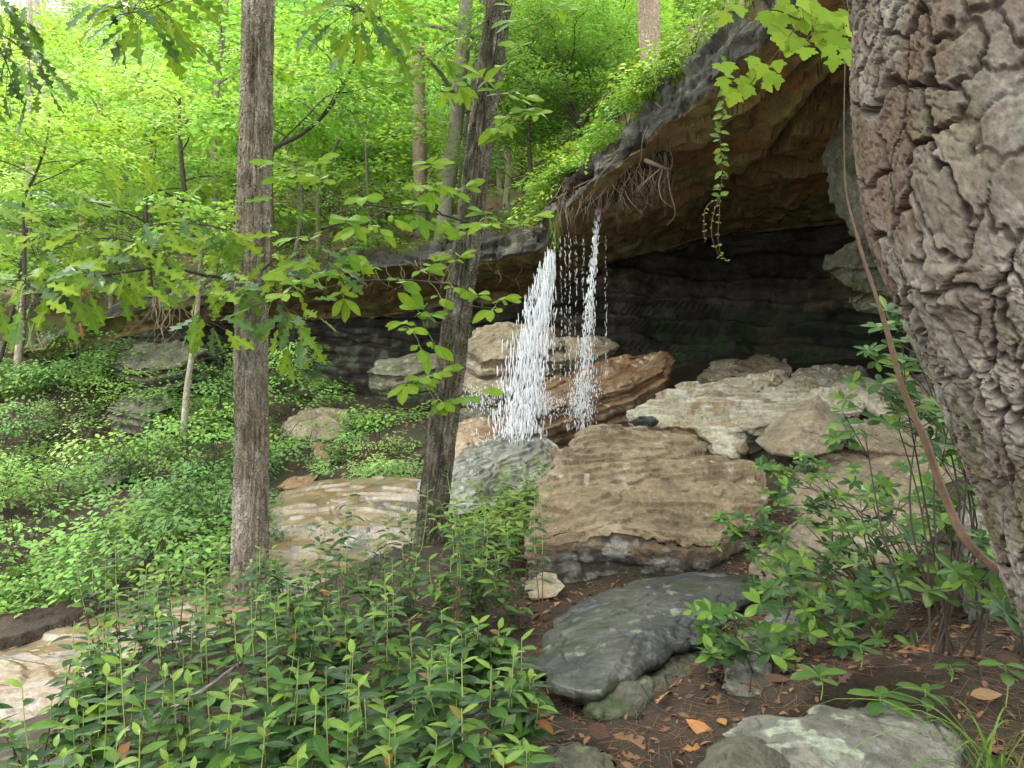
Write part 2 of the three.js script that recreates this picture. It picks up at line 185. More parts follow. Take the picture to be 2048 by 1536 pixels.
// ---------------------------------------------------------------- ground under the trees and in the shelter
const anchors = [ // [x, z, y]
  ...[[1350, 1400, 2.95], [1350, 1530, 2.65], [1900, 1430, 2.6], [1650, 1500, 2.45], [2040, 1330, 2.6], [1200, 1480, 2.9], [1280, 1180, 4.8], [1450, 1210, 4.2], [1130, 1220, 4.6], [1700, 1180, 4.3], [1850, 1130, 4.3], [1150, 1090, 6.2], [1500, 905, 7.2], [1700, 920, 6.6], [1500, 840, 8.6], [1600, 790, 9.6], [1500, 735, 11.8], [1750, 735, 11.5], [1850, 850, 7.5], [1320, 770, 11.5],
    [1060, 900, 9.0], [960, 960, 8.2], [930, 1010, 7.4], [860, 1075, 6.5], [700, 1010, 8.2], [600, 1120, 6.7], [500, 1192, 6], [150, 1285, 5.6], [40, 1380, 5], [0, 1260, 7.2], [250, 970, 11], [60, 1000, 11], [400, 1010, 9.5], [620, 860, 11.5], [760, 820, 12], [900, 830, 11.5], [50, 800, 15], [200, 760, 14.5], [40, 735, 18], [350, 880, 12.5], [350, 1250, 5.0], [700, 1250, 4.6], [950, 1200, 4.8]].map(([a, b, d]) => { const p = P(a, b, d); return [p.x, p.z, p.y]; }),
  [-0.5, -2.6, -0.05], [-1.6, -2.6, -0.3], [0.6, -1.8, 0.25], [0, 0, 0.05], [1.9, -1.8, 0.72], [3, -3, 1.0], [3, 0, 0.9], [4.5, -5, 1.5], [-3, 0, -0.7], [-3.4, -4, -0.75], [0, 4, 0], [7, -4, 1.6], [6, 4, 1],
  [-12, -17.3, 2.35], [-20, -18, 2.9], [-30, -19, 3.4], [-20, -12, 1.4], [-12, -9, 0.1], [-12, 0, -1.6], [-25, -4, -1], [0.5, -13, 1.8], [-3, -13.6, 1.35], [-6, -15.5, 1.6], [4, -13, 2.1], [6, -12, 2.1], [9, -8, 2.2], [-45, -20, 4.5], [-45, 0, 0], [-20, 15, -2], [20, 15, 1], [20, -5, 2.5], [0, 15, -0.3],
];
function lowBase(x, z) {
  let s = 0, w = 0;
  for (const [ax, az, ay] of anchors) { const d = (x - ax) ** 2 + (z - az) ** 2 + 0.12, k = 1 / (d * Math.sqrt(d)); s += k * ay; w += k; }
  return s / w;
}
const low = (x, z) => under(x, z, lowBase(x, z) + 0.1 * fbm(x * 0.7, 3.1, z * 0.7, 3) + 0.025 * fbm(x * 4, 1, z * 4, 2));
const onLow = (x, z, up = 0) => V(x, low(x, z) + up, z);

// ---------------------------------------------------------------- the rock shelter: rim, ceiling, back wall, swept from station to station
const ST = [ // rim edge, top of the back wall, foot of the back wall, height of the outer face, how far its top leans back
  [[-46, 4.4, -20.5], [-46, 4.2, -21], [-46, 3.8, -20.7], 0.1, 0.2], [[-20, 2.9, -18.6], [-20, 2.7, -19.1], [-20, 2.2, -18.8], 0.1, 0.2], [[-12, 2.35, -17.2], [-11.9, 2.2, -17.8], [-11.9, 1.6, -17.4], 0.15, 0.3],
  [[-8.2, 3.0, -15.2], [-7.9, 2.75, -15.9], [-7.8, 1.5, -15.4], 0.25, 0.4], [[-6.2, 3.3, -14.5], [-5.9, 3.0, -16.6], [-5.8, 1.0, -16.2], 0.3, 0.35], [[-4.4, 3.45, -13.7], [-4.1, 3.0, -16.2], [-4.1, 0.9, -15.6], 0.32, 0.3],
  [[-2.7, 3.6, -13], [-2.5, 3.1, -15.7], [-2.6, 0.9, -15.1], 0.35, 0.3], [[-0.7, 3.65, -12.3], [-0.4, 3.3, -15.0], [-0.5, 1.0, -14.5], 0.35, 0.25], [[0.45, 3.65, -11.6], [0.8, 3.4, -14.6], [0.7, 1.2, -14.0], 0.35, 0.2],
  [[0.6, 3.95, -10.35], [1.7, 3.8, -13.8], [1.6, 1.5, -13.1], 0.3, 0.15], [[1.1, 4.2, -9.6], [2.7, 4.1, -14], [2.6, 1.6, -13.3], 0.3, 0.15], [[1.68, 4.5, -8.65], [3.7, 4.4, -14], [3.6, 1.7, -13.3], 0.38, 0.12],
  [[2.1, 4.62, -7.5], [4.8, 4.45, -13.6], [4.8, 1.7, -13], 0.45, 0.1], [[2.36, 4.66, -6.4], [5.9, 4.4, -12.2], [5.9, 1.7, -12.2], 0.5, 0.1], [[2.65, 4.72, -5.55], [5.0, 4.3, -9.4], [5.5, 1.7, -9.8], 0.5, 0.1],
  [[3.3, 4.75, -4.7], [3.7, 4.2, -7.2], [4.6, 1.7, -7.8], 0.5, 0.1], [[4.5, 4.8, -4.3], [4.5, 4.1, -5.9], [5.0, 1.4, -6.2], 0.5, 0.1], [[7, 4.8, -4.1], [7, 4, -5.4], [7, 1.3, -5.4], 0.5, 0.2], [[30, 4.8, -4], [30, 4, -5], [30, 1.3, -5], 0.5, 0.3],
];
const stT = (k) => new THREE.CatmullRomCurve3(ST.map((s) => V(...s[k])), false, 'catmullrom', 0.4);
const cE = stT(0), cW = stT(1), cB = stT(2), NS = ST.length - 1;
function station(t) {
  const u = clamp(t / NS, 0, 1), E = cE.getPoint(u), W = cW.getPoint(u), B = cB.getPoint(u), k = Math.min(NS - 1, Math.floor(t)), f = t - k;
  const fh = lerp(ST[k][3], ST[k + 1][3], f) * (1 + 0.9 * fbm(E.x * 0.9 + 3, 9, E.z * 0.9, 3)), fi = lerp(ST[k][4], ST[k + 1][4], f), inw = V(W.x - E.x, 0, W.z - E.z).normalize();
  const jag = 0.3 * fbm(E.x * 1.1, 4, E.z * 1.1, 4) + 0.12 * (hash(Math.floor((E.x * 1.3 - E.z) * 1.7)) - 0.5);
  E.addScaledVector(inw, jag); const T = E.clone().addScaledVector(inw, fi).add(V(0, fh, 0));
  return { E, T, W, B, inw };
}
const CR = [ // long cracks across the ceiling, in plan
  [[1375, 445], [1440, 405], [1510, 362], [1560, 310], [1610, 268], [1660, 210], [1700, 165], [1760, 90]], [[1300, 400], [1400, 388], [1480, 378], [1530, 352], [1590, 352], [1660, 345]], [[1390, 330], [1440, 285], [1530, 230], [1590, 190], [1640, 150]],
].map((l) => l.map(([a, b]) => { const d = 2.93 * F / (768 - b); return [(a - 1024) / F * d, -d]; }));
function crack(x, z) { // [signed distance to the nearest crack, index]
  let best = 9, sg = 1;
  CR.forEach((l, k) => { for (let i = 0; i < l.length - 1; i++) { const [ax, az] = l[i], [bx, bz] = l[i + 1], dx = bx - ax, dz = bz - az, t = clamp(((x - ax) * dx + (z - az) * dz) / (dx * dx + dz * dz), 0, 1), ex = x - ax - dx * t, ez = z - az - dz * t, d = Math.hypot(ex, ez); if (d < best) { best = d; sg = (dx * ez - dz * ex) * (k === 1 ? -1 : 1) > 0 ? 1 : -1; } } });
  return [best, sg];
}
const strata = (x, y, z, th) => { // rock beds: each bed stands out by its own amount
  const t = (y + 0.09 * x - 0.05 * z + 0.16 * fbm(x * 0.5, y * 0.3, z * 0.5, 3)) / th, i = Math.floor(t), f = t - i, e = ss(f, 0.0, 0.16);
  return lerp(hash(i - 1 + 77), hash(i + 77), e) - 0.5;
};
{
  const US = []; for (let t = 0; t < NS;) { US.push(t); t += t < 2 ? 0.12 : t < 5 ? 0.035 : t < 15.4 ? 0.021 : 0.1; } US.push(NS);
  const nu = US.length, seg = [6, 20, 130, 74, 6], nv = seg.reduce((a, b) => a + b, 0) + 1, pts = new Float32Array(nu * nv * 3), zone = new Float32Array(nu * nv);
  US.forEach((t, i) => {
    const { E, T, W, B, inw } = station(t), Ti = T.clone().addScaledVector(inw, 0.5).add(V(0, 0.05, 0)), Bf = B.clone().addScaledVector(inw, -0.6).add(V(0, -0.7, 0)), path = [Ti, T, E, W, B, Bf];
    let j = 0;
    for (let k = 0; k < 5; k++) for (let m = 0; m < seg[k] + (k === 4 ? 1 : 0); m++, j++) {
      const f = m / seg[k], p = path[k].clone().lerp(path[k + 1], f);
      if (k === 1) p.addScaledVector(inw, -0.1 * Math.sin(f * Math.PI));
      if (k === 2) p.y += 0.16 * Math.sin(f * Math.PI) * Math.min(1, E.distanceTo(W) / 3);
      if (k === 3) p.addScaledVector(inw, 0.3 * Math.sin(f * Math.PI));
      p.toArray(pts, (j * nu + i) * 3); zone[j * nu + i] = k + f;
    }
  });
  const g = gridGeo(pts, nu, nv);
  const p0 = g.attributes.position.array, nn = g.attributes.normal.array; // face outwards: check one wall vertex
  { const i = (26 + 130 + 30) * nu + Math.floor(nu * 0.55); if (nn[i * 3 + 2] < 0) { const ix = g.index.array; for (let k = 0; k < ix.length; k += 3) { const t = ix[k]; ix[k] = ix[k + 1]; ix[k + 1] = t; } g.computeVertexNormals(); } }
  displace(g, (x, y, z, nx, ny, nz_, i) => {
    const k = zone[i], big = 0.16 * fbm(x * 0.8, y * 0.8, z * 0.8, 3), fine = 0.035 * fbm(x * 5, y * 5, z * 5, 3);
    if (k < 1) return fine;
    if (k < 2) return 0.16 * strata(x * 0.7, y, z * 0.7, 0.13) + fine + 0.14 * fbm(x * 1.6, y * 2.4, z * 1.6, 4);
    if (k < 3) {
      const f = k - 2, [d, s] = crack(x, z), edge = ss(f, 0, 0.08) * (1 - ss(f, 0.93, 1)), plate = 0.2 * (Math.round(fbm(x * 0.5, 2, z * 0.35, 2) * 3.2 + 0.12 * fbm(x * 3, 5, z * 3, 2)) / 3);
      return edge * (0.7 * big - 0.36 * (1 - ss(d, 0.04, 0.13)) + 0.06 * s * (1 - ss(d, 0, 0.9)) + plate) + fine * 0.6;
    }
    const lo = 1 - ss(y, 1.4, 2.2);
    return big * 1.3 + 0.34 * strata(x, y, z, 0.21) * (1 - 0.4 * lo) + 0.12 * strata(x + 9, y, z, 0.083) + fine;
  });
  let zi = 0;
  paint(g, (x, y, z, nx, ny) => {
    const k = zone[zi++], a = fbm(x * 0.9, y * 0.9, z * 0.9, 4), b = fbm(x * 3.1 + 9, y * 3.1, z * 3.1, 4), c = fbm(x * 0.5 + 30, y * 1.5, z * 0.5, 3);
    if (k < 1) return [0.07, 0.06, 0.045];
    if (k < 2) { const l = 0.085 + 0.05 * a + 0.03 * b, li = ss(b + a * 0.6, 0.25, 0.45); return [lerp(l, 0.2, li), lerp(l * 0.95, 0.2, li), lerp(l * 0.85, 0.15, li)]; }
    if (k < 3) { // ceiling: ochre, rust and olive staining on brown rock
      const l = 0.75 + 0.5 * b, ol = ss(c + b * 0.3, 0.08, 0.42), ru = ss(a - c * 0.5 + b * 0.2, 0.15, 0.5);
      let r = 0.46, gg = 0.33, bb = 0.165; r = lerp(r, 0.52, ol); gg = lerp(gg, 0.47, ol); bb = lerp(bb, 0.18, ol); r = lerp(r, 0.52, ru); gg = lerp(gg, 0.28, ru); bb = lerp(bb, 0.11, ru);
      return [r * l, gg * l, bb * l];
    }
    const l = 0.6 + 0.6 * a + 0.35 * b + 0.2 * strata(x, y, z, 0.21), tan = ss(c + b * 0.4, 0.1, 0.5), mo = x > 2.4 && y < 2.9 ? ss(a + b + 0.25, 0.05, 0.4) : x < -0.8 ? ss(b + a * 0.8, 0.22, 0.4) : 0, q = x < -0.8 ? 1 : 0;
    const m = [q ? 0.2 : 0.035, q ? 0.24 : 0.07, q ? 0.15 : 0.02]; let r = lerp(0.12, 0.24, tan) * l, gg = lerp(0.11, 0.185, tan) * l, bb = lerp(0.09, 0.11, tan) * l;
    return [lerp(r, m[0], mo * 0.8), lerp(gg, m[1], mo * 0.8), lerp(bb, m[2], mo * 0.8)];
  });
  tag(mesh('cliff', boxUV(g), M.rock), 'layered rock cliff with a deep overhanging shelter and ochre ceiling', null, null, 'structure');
}
// hillside above the rim, as one sheet back to the far ridge
const hillCols = []; for (let i = 0; i <= 260; i++) { const t = i / 260 * NS, s = station(t); hillCols.push([s.T, s.inw, t]); }
const farPt = (T) => V(T.x * 2.4 + (T.x > 0 ? 4 : -2), 0, -95 - T.z * 0);
const hillY = (T, s, x, z) => T.y + 0.34 * s + 0.0014 * s * s + Math.min(1, s / 2) * (0.35 * fbm(x * 0.25, 8, z * 0.25, 3) + 0.08 * fbm(x * 1.5, 2, z * 1.5, 3));
function hillAt(x, z) { // nearest column's height
  let best = 1e9, y = 0;
  for (const [T] of hillCols) { const q = farPt(T), dx = q.x - T.x, dz = q.z - T.z, L = Math.hypot(dx, dz), t = ((x - T.x) * dx + (z - T.z) * dz) / (L * L), e = Math.hypot(x - T.x - dx * t, z - T.z - dz * t) + (t < 0 ? 50 : 0); if (e < best) { best = e; y = hillY(T, Math.max(0, t) * L, x, z); } }
  return y;
}
{
  const nu = hillCols.length, nv = 120, pts = new Float32Array(nu * nv * 3);
  for (let j = 0; j < nv; j++) hillCols.forEach(([T], i) => { const v = (j / (nv - 1)) ** 2.2, q = farPt(T), x = lerp(T.x, q.x, v), z = lerp(T.z, q.z, v) - (j ? 0 : 0), s = v * Math.hypot(q.x - T.x, q.z - T.z); V(x, hillY(T, s, x, z) + (j ? 0.03 : -0.1), z).toArray(pts, (j * nu + i) * 3); });
  const g = gridGeo(pts, nu, nv);
  if (g.attributes.normal.array[nu * 60 * 3 + 1] < 0) { const ix = g.index.array; for (let k = 0; k < ix.length; k += 3) { const t = ix[k]; ix[k] = ix[k + 1]; ix[k + 1] = t; } g.computeVertexNormals(); }
  paint(g, (x, y, z) => { const a = fbm(x * 0.6, 1, z * 0.6, 4), b = ss(a, 0.0, 0.35); return [lerp(0.16, 0.1, b), lerp(0.11, 0.15, b), lerp(0.06, 0.04, b)]; });
  tag(mesh('hillside', boxUV(g), M.soil), 'wooded hillside covered with leaf litter above the cliff', null, null, 'structure');
}
{
  const xs = [], zs = []; for (let x = -46; x <= 30;) { xs.push(x); x += x > -8 && x < 5 ? 0.07 : x > -14 && x < 9 ? 0.2 : 1; } for (let z = 16; z >= -21;) { zs.push(z); z -= z < -1.4 && z > -7 ? 0.06 : z < 1 && z > -15 ? 0.13 : 1; }
  const pts = new Float32Array(xs.length * zs.length * 3);
  zs.forEach((z, j) => xs.forEach((x, i) => V(x, low(x, z), z).toArray(pts, (j * xs.length + i) * 3)));
  const g = gridGeo(pts, xs.length, zs.length);
  if (g.attributes.normal.array[1] < 0) { const ix = g.index.array; for (let k = 0; k < ix.length; k += 3) { const t = ix[k]; ix[k] = ix[k + 1]; ix[k + 1] = t; } g.computeVertexNormals(); }
  paint(g, (x, y, z) => { const a = fbm(x * 0.9, 4, z * 0.9, 4), m = ss(a + fbm(x * 4, 1, z * 4, 3) * 0.5, 0.1, 0.5) * (z < -5 ? 1 : 0.25), l = 0.8 + 0.4 * fbm(x * 2.5, 7, z * 2.5, 3); return [lerp(0.058, 0.04, m) * l, lerp(0.037, 0.055, m) * l, lerp(0.024, 0.02, m) * l]; });
  tag(mesh('ground', boxUV(g), M.soil), 'dark brown soil floor sloping down from the rock shelter to the stream', null, null, 'structure');
}

// ---------------------------------------------------------------- rocks
// slab: outline of the upper face in the world, pushed down along a vector; radial grid, ledges and rough noise
function slabGeo(out, down, o = {}) {
  const { nb = 150, nr = 34, nd = 16, amp = 0.03, ledge = 0.025, lf = 1.6, strat = 0.03, th = 0.06, taper = 0.9, dome = 0.04, sd = 0, edge = 0.03, chip = 0.4, grain, an = 1, crk = 0.03 } = o;
  const loop = new THREE.CatmullRomCurve3(out, true, 'catmullrom', 0.12), B = loop.getSpacedPoints(nb).slice(0, nb), Cn = V(0, 0, 0); B.forEach((b) => Cn.add(b)); Cn.divideScalar(nb);
  const N = V(0, 0, 0); for (let i = 0; i < nb; i++) N.add(B[i].clone().sub(Cn).cross(B[(i + 1) % nb].clone().sub(Cn))); N.normalize(); if (N.y < 0) N.negate();
  B.forEach((b) => { const k = edge * (fbm(b.x * 4 + sd, b.y * 4, b.z * 4, 3) * 2), r = b.clone().sub(Cn).normalize(); b.addScaledVector(r, k); });
  const rows = nr + nd + 6, pts = new Float32Array(nb * rows * 3), zone = new Float32Array(nb * rows);
  for (let j = 0; j < rows; j++) for (let i = 0; i < nb; i++) {
    let p, k; const b = B[i];
    if (j < nr) { const r = Math.pow((j + 0.02) / (nr - 1 + 0.02), 0.85); p = Cn.clone().lerp(b, r).addScaledVector(N, dome * (1 - r * r)); k = 0; }
    else if (j < nr + nd) { const f = (j - nr + 1) / nd, s = lerp(1, taper, f); p = Cn.clone().lerp(b, s).addScaledVector(down, f); k = f; }
    else { const f = (j - nr - nd + 1) / 6, s = taper * (1 - f * 0.98); p = Cn.clone().lerp(b, s).add(down); k = 1; }
    p.toArray(pts, (j * nb + i) * 3); zone[j * nb + i] = k;
  }
  const g = gridGeo(pts, nb, rows, true);
  { const n = g.attributes.normal.array, i = Math.floor(nr * 0.5) * nb * 3; if (n[i] * N.x + n[i + 1] * N.y + n[i + 2] * N.z < 0) { const ix = g.index.array; for (let k = 0; k < ix.length; k += 3) { const t = ix[k]; ix[k] = ix[k + 1]; ix[k + 1] = t; } g.computeVertexNormals(); } }
  const e1 = (grain ? V(...grain) : V(Math.cos(sd), 0, Math.sin(sd))).projectOnPlane(N).normalize(), e2 = N.clone().cross(e1);
  displace(g, (x, y, z, nx, ny, nz_, i) => {
    const k = zone[i], a = x * e1.x + y * e1.y + z * e1.z, b = x * e2.x + y * e2.y + z * e2.z, c = x * N.x + y * N.y + z * N.z;
    const w = (fbm(a * lf * 0.55 / an + sd, b * lf * 1.3 * an, c * 0.8, 3) * 2.4 + chip * fbm(a * lf * 2.2, b * lf * 4 + sd, c, 2)) * 1.7, q = Math.floor(w), fr = w - q;
    const led = ledge * 0.75 * (q + ss(fr, 0.93, 1) + 0.12 * fr), fine = amp * 0.9 * fbm(a * 2.2 + sd, b * 3.4, c * 3, 3) + amp * 0.28 * fbm(a * 13, b * 19, c * 19, 3);
    const cn = fbm(a * 0.9 + sd * 3, b * 1.9, c * 0.7, 3) + 0.05 * fbm(a * 8, b * 8, sd, 2), cm = ss(n3(a * 0.7 + sd, b * 0.7, 40), -0.1, 0.3), frac = -crk * (1 - ss(Math.abs(cn), 0.004, 0.022)) * cm;
    if (k <= 0) return led + fine + frac;
    return strat * 2 * strata(a * 0.4 + sd, c, b * 0.4, th) + 0.5 * strat * strata(a + sd, c + 3, b, th * 0.37) + fine + led * 0.4;
  });
  return { g, zone };
}
const PAL = { // base, second, lichen or stain (linear)
  tan: [[0.27, 0.215, 0.145], [0.36, 0.29, 0.2], [0.2, 0.17, 0.12], [0.4, 0.37, 0.3]],
  boulder: [[0.23, 0.165, 0.1], [0.3, 0.225, 0.145], [0.15, 0.105, 0.065], [0.38, 0.33, 0.26]],
  pale: [[0.42, 0.37, 0.27], [0.54, 0.5, 0.41], [0.28, 0.2, 0.11], [0.56, 0.54, 0.48]],
  grey: [[0.18, 0.17, 0.145], [0.25, 0.235, 0.2], [0.1, 0.1, 0.085], [0.34, 0.36, 0.28]],
  dark: [[0.04, 0.042, 0.045], [0.085, 0.083, 0.075], [0.035, 0.045, 0.018], [0.2, 0.23, 0.16]],
  mossy: [[0.11, 0.105, 0.075], [0.15, 0.14, 0.1], [0.05, 0.075, 0.02], [0.22, 0.24, 0.15]],
  rust: [[0.27, 0.15, 0.07], [0.34, 0.22, 0.12], [0.18, 0.12, 0.08], [0.33, 0.28, 0.22]],
  lichen: [[0.12, 0.1, 0.075], [0.2, 0.17, 0.13], [0.05, 0.045, 0.04], [0.42, 0.42, 0.37]],
  wetstone: [[0.21, 0.13, 0.062], [0.27, 0.21, 0.135], [0.09, 0.08, 0.078], [0.33, 0.3, 0.28]],
};
function rockPaint(g, pal, sd = 0, lich = 0.34, bed = 0) {
  const [a, b, c, d] = PAL[pal];
  return paint(g, (x, y, z, nx, ny, nz_) => {
    const s = bed ? n3(x * 0.6 + sd, (y + 0.1 * x) * 14, z * 0.6) * 0.5 : 0, f = ss(fbm(x * 1.7 + sd, y * 1.7, z * 1.7, 4) + s * 0.6, -0.25, 0.35), h = ss(fbm(x * 2.3 + sd + 40, y * 2.3, z * 2.3, 4) + s * 0.3, 0.1, 0.42), l = ss(fbm(x * 5.5, y * 5.5 + sd + 80, z * 5.5, 4) + 0.4 * fbm(x, y + sd, z, 2), lich, lich + 0.14), v = 0.88 + 0.3 * fbm(x * 11, y * 11 + sd, z * 11, 3);
    return [0, 1, 2].map((k) => lerp(lerp(lerp(a[k], b[k], f), c[k], h * 0.8), d[k], l) * v);
  });
}
let rsd = 0;
function buildSlab(name, label, cat, pix, down, pal, o = {}) {
  rsd += 5.7; const out = pix.map((q) => P(...q)), { g, zone } = slabGeo(out, V(...down), { sd: rsd, ...o });
  const Cn = V(0, 0, 0); g.computeBoundingBox(); g.boundingBox.getCenter(Cn); Cn.y = g.boundingBox.min.y;
  rockPaint(g, pal, rsd, o.lich, o.bed);
  if (o.side) { const c = g.attributes.color.array.slice(); rockPaint(g, o.side, rsd + 3, 0.02, o.bed); const d = g.attributes.color.array; for (let i = 0; i < zone.length; i++) { const f = ss(zone[i] + 0.35 * fbm(g.attributes.position.array[i * 3] * 3, 1, g.attributes.position.array[i * 3 + 1] * 5, 3), 0.12, 0.2); for (let k = 0; k < 3; k++) d[i * 3 + k] = lerp(c[i * 3 + k], d[i * 3 + k], zone[i] > 0 ? f : 0); } }
  const b = boxUV(g); b.translate(-Cn.x, -Cn.y, -Cn.z);
  const m = mesh(name, b, o.mat ?? M.rock); m.position.copy(Cn); tag(m, label, cat, o.group); return m;
}
SLABS.forEach((a) => buildSlab(...a));
// block: convex hull of points, refined and roughened
function blockGeo(ps, o = {}) {
  const { amp = 0.03, div = 4, strat = 0.02, th = 0.07, sd = 0 } = o;
  let g = new ConvexGeometry(ps); g.deleteAttribute('normal'); g.deleteAttribute('uv'); if (g.index) g = g.toNonIndexed();
  for (let k = 0; k < div; k++) {
    const p = g.attributes.position.array, q = new Float32Array(p.length * 4); let w = 0;
    const put = (...v) => { for (const a of v) { q[w++] = a[0]; q[w++] = a[1]; q[w++] = a[2]; } };
    for (let i = 0; i < p.length; i += 9) { const A = [p[i], p[i + 1], p[i + 2]], B = [p[i + 3], p[i + 4], p[i + 5]], D = [p[i + 6], p[i + 7], p[i + 8]], m = (a, b) => [(a[0] + b[0]) / 2, (a[1] + b[1]) / 2, (a[2] + b[2]) / 2], ab = m(A, B), bd = m(B, D), da = m(D, A); put(A, ab, da, ab, B, bd, da, bd, D, ab, bd, da); }
    g = new THREE.BufferGeometry(); g.setAttribute('position', new THREE.BufferAttribute(q, 3));
  }
  g = mergeVertices(g, 1e-4); g.computeVertexNormals();
  return displace(g, (x, y, z) => amp * (fbm(x * 2.2 + sd, y * 2.2, z * 2.2, 3) * 1.6 + fbm(x * 9 + sd, y * 9, z * 9, 3) * 0.6) + strat * strata(x + sd, y, z, th) * 2);
}
function block(name, label, cat, ps, pal, o = {}) {
  rsd += 3.3; const g = blockGeo(ps, { sd: rsd, ...o }), Cn = V(0, 0, 0); g.computeBoundingBox(); g.boundingBox.getCenter(Cn); Cn.y = g.boundingBox.min.y;
  rockPaint(g, pal, rsd, o.lich, o.bed); const b = boxUV(g); b.translate(-Cn.x, -Cn.y, -Cn.z);
  const m = mesh(name, b, o.mat ?? M.rock); m.position.copy(Cn); return tag(m, label, cat, o.group);
}
function lump(c, r, n = 13) { const ps = []; for (let i = 0; i < n; i++) { const z = rr(-1, 1), a = rr(0, 6.283), q = Math.sqrt(1 - z * z); ps.push(V(c.x + r.x * q * Math.cos(a), c.y + r.y * z, c.z + r.z * q * Math.sin(a))); } return ps; }
const rockAt = (px, py, d, w, h, dp) => { const c = P(px, py, d), k = d / F; return lump(c, V(w * k / 2, h * k / 2, dp)); };

block('wedge_block', 'pointed wedge-shaped block standing on the pale slabs', 'rock', [P(1637, 788, 6.85), P(1508, 882, 6.55), P(1545, 908, 6.35), P(1610, 915, 6.25), P(1672, 900, 6.3), P(1705, 868, 6.6), P(1668, 840, 6.75), P(1620, 850, 6.3), P(1600, 860, 7.3), P(1540, 850, 7.2), P(1690, 900, 7.0)], 'tan', { div: 5, amp: 0.012, bed: 1, lich: 0.4, strat: 0.012 });
block('stone', 'small pointed tan stone at the back of the shelter floor', 'rock', [P(1498, 715, 11.2), P(1510, 706, 11.4), P(1540, 707, 11.4), P(1548, 720, 11.1), P(1525, 740, 11), P(1500, 738, 11.6)], 'tan', { div: 3, amp: 0.012 });
block('stone', 'angular dark-sided block beside the whitish slab on the shelter floor', 'rock', [P(1470, 752, 9.9), P(1530, 728, 10.3), P(1572, 716, 10.6), P(1588, 742, 10.0), P(1575, 762, 9.8), P(1480, 770, 9.7), P(1550, 760, 10.6)], 'tan', { div: 4, amp: 0.018 });
block('stone', 'upright rust-coloured stone leaning in leaves right of the straight trunk', 'rock', [P(626, 885, 10), P(640, 880, 10.1), P(662, 920, 9.8), P(660, 945, 9.7), P(640, 948, 9.7), P(632, 915, 9.7), P(650, 920, 10.2)], 'rust', { div: 3, amp: 0.012 });
block('stone', 'small angular stone at the left foot of the big boulder', 'rock', [P(1045, 1170, 4.7), P(1085, 1147, 4.9), P(1112, 1150, 4.9), P(1132, 1172, 4.7), P(1110, 1195, 4.55), P(1060, 1200, 4.5), P(1090, 1180, 5.1)], 'tan', { div: 4, amp: 0.012 });
block('stone', 'round dark stone at the upper left edge of the long pale slab', 'rock', rockAt(1285, 842, 7.15, 66, 46, 0.15), 'dark', { div: 4, amp: 0.014 });
// hanging masses at the right wall of the shelter
block('hanging_rock', 'pale-edged rock hanging from the ceiling beside the big trunk', 'rock', [P(1652, 318, 8.2), P(1685, 262, 7.8), P(1715, 150, 7.2), P(1705, 470, 7.6), P(1668, 400, 8.0), P(1720, 480, 7.4), P(1880, 120, 6.6), P(1900, 460, 7.2), P(1800, 60, 7.5), P(1900, 300, 9.0), P(1720, 200, 9.2), P(1700, 420, 9.0)], 'mossy', { div: 6, amp: 0.05, strat: 0.03, th: 0.17 });
block('hanging_rock', 'rounded olive rock bulging low from the wall beside the big trunk', 'rock', [P(1652, 545, 8.4), P(1668, 510, 8.2), P(1700, 488, 8.0), P(1800, 470, 7.7), P(1900, 500, 7.5), P(1700, 582, 8.1), P(1790, 600, 7.9), P(1890, 590, 7.6), P(1690, 560, 9.3), P(1720, 490, 9.6), P(1900, 560, 9.4)], 'mossy', { div: 6, amp: 0.045, strat: 0.05, th: 0.12, bed: 1 });
block('hanging_rock', 'thin layered ledge under the olive bulge beside the big trunk', 'rock', [P(1692, 598, 8.35), P(1730, 585, 8.2), P(1880, 590, 7.9), P(1712, 626, 8.3), P(1800, 642, 8.2), P(1890, 648, 8.0), P(1740, 630, 9.2), P(1890, 600, 9.2), P(1740, 590, 9.2)], 'mossy', { div: 5, amp: 0.03, strat: 0.05, th: 0.08, bed: 1 });
//@@PART2
// ---------------------------------------------------------------- leaves: base at the origin, blade along +z, upper face +y
function bladeGeo(L, W, prof, seg = 6, fold = 0.18, droop = 0.2, tip = 0) {
  const pos = [], uv = [], idx = [];
  for (let i = 0; i <= seg; i++) {
    const t = i / seg, w = Math.max(0.0005, prof(t)) * W / 2, z = t * L, y = -droop * L * t * t, sw = tip * prof(t) * W;
    pos.push(-w, y + fold * w, z + sw, 0, y, z, w, y + fold * w, z + sw); uv.push(0.5 - prof(t) / 2, t, 0.5, t, 0.5 + prof(t) / 2, t);
    if (i) { const a = (i - 1) * 3; for (const k of [0, 1]) idx.push(a + k, a + k + 3, a + k + 1, a + k + 1, a + k + 3, a + k + 4); }
  }
  const g = new THREE.BufferGeometry(); g.setAttribute('position', new THREE.Float32BufferAttribute(pos, 3)); g.setAttribute('uv', new THREE.Float32BufferAttribute(uv, 2)); g.setIndex(idx); g.computeVertexNormals(); return g;
}
const lance = (t) => Math.pow(Math.sin(Math.PI * Math.pow(t, 0.8)), 0.85), obov = (t) => Math.pow(Math.sin(Math.PI * Math.pow(t, 1.25)), 0.75), ovate = (t) => Math.pow(Math.sin(Math.PI * Math.pow(t, 0.75)), 0.65);
const oakProf = (t) => (0.25 + 0.75 * Math.pow(t, 0.8)) * (1 - Math.pow(t, 6)) * (0.62 + 0.38 * Math.cos((t * 3.6 + 0.45) * Math.PI * 2)) * (t < 0.05 ? 0.3 : 1);
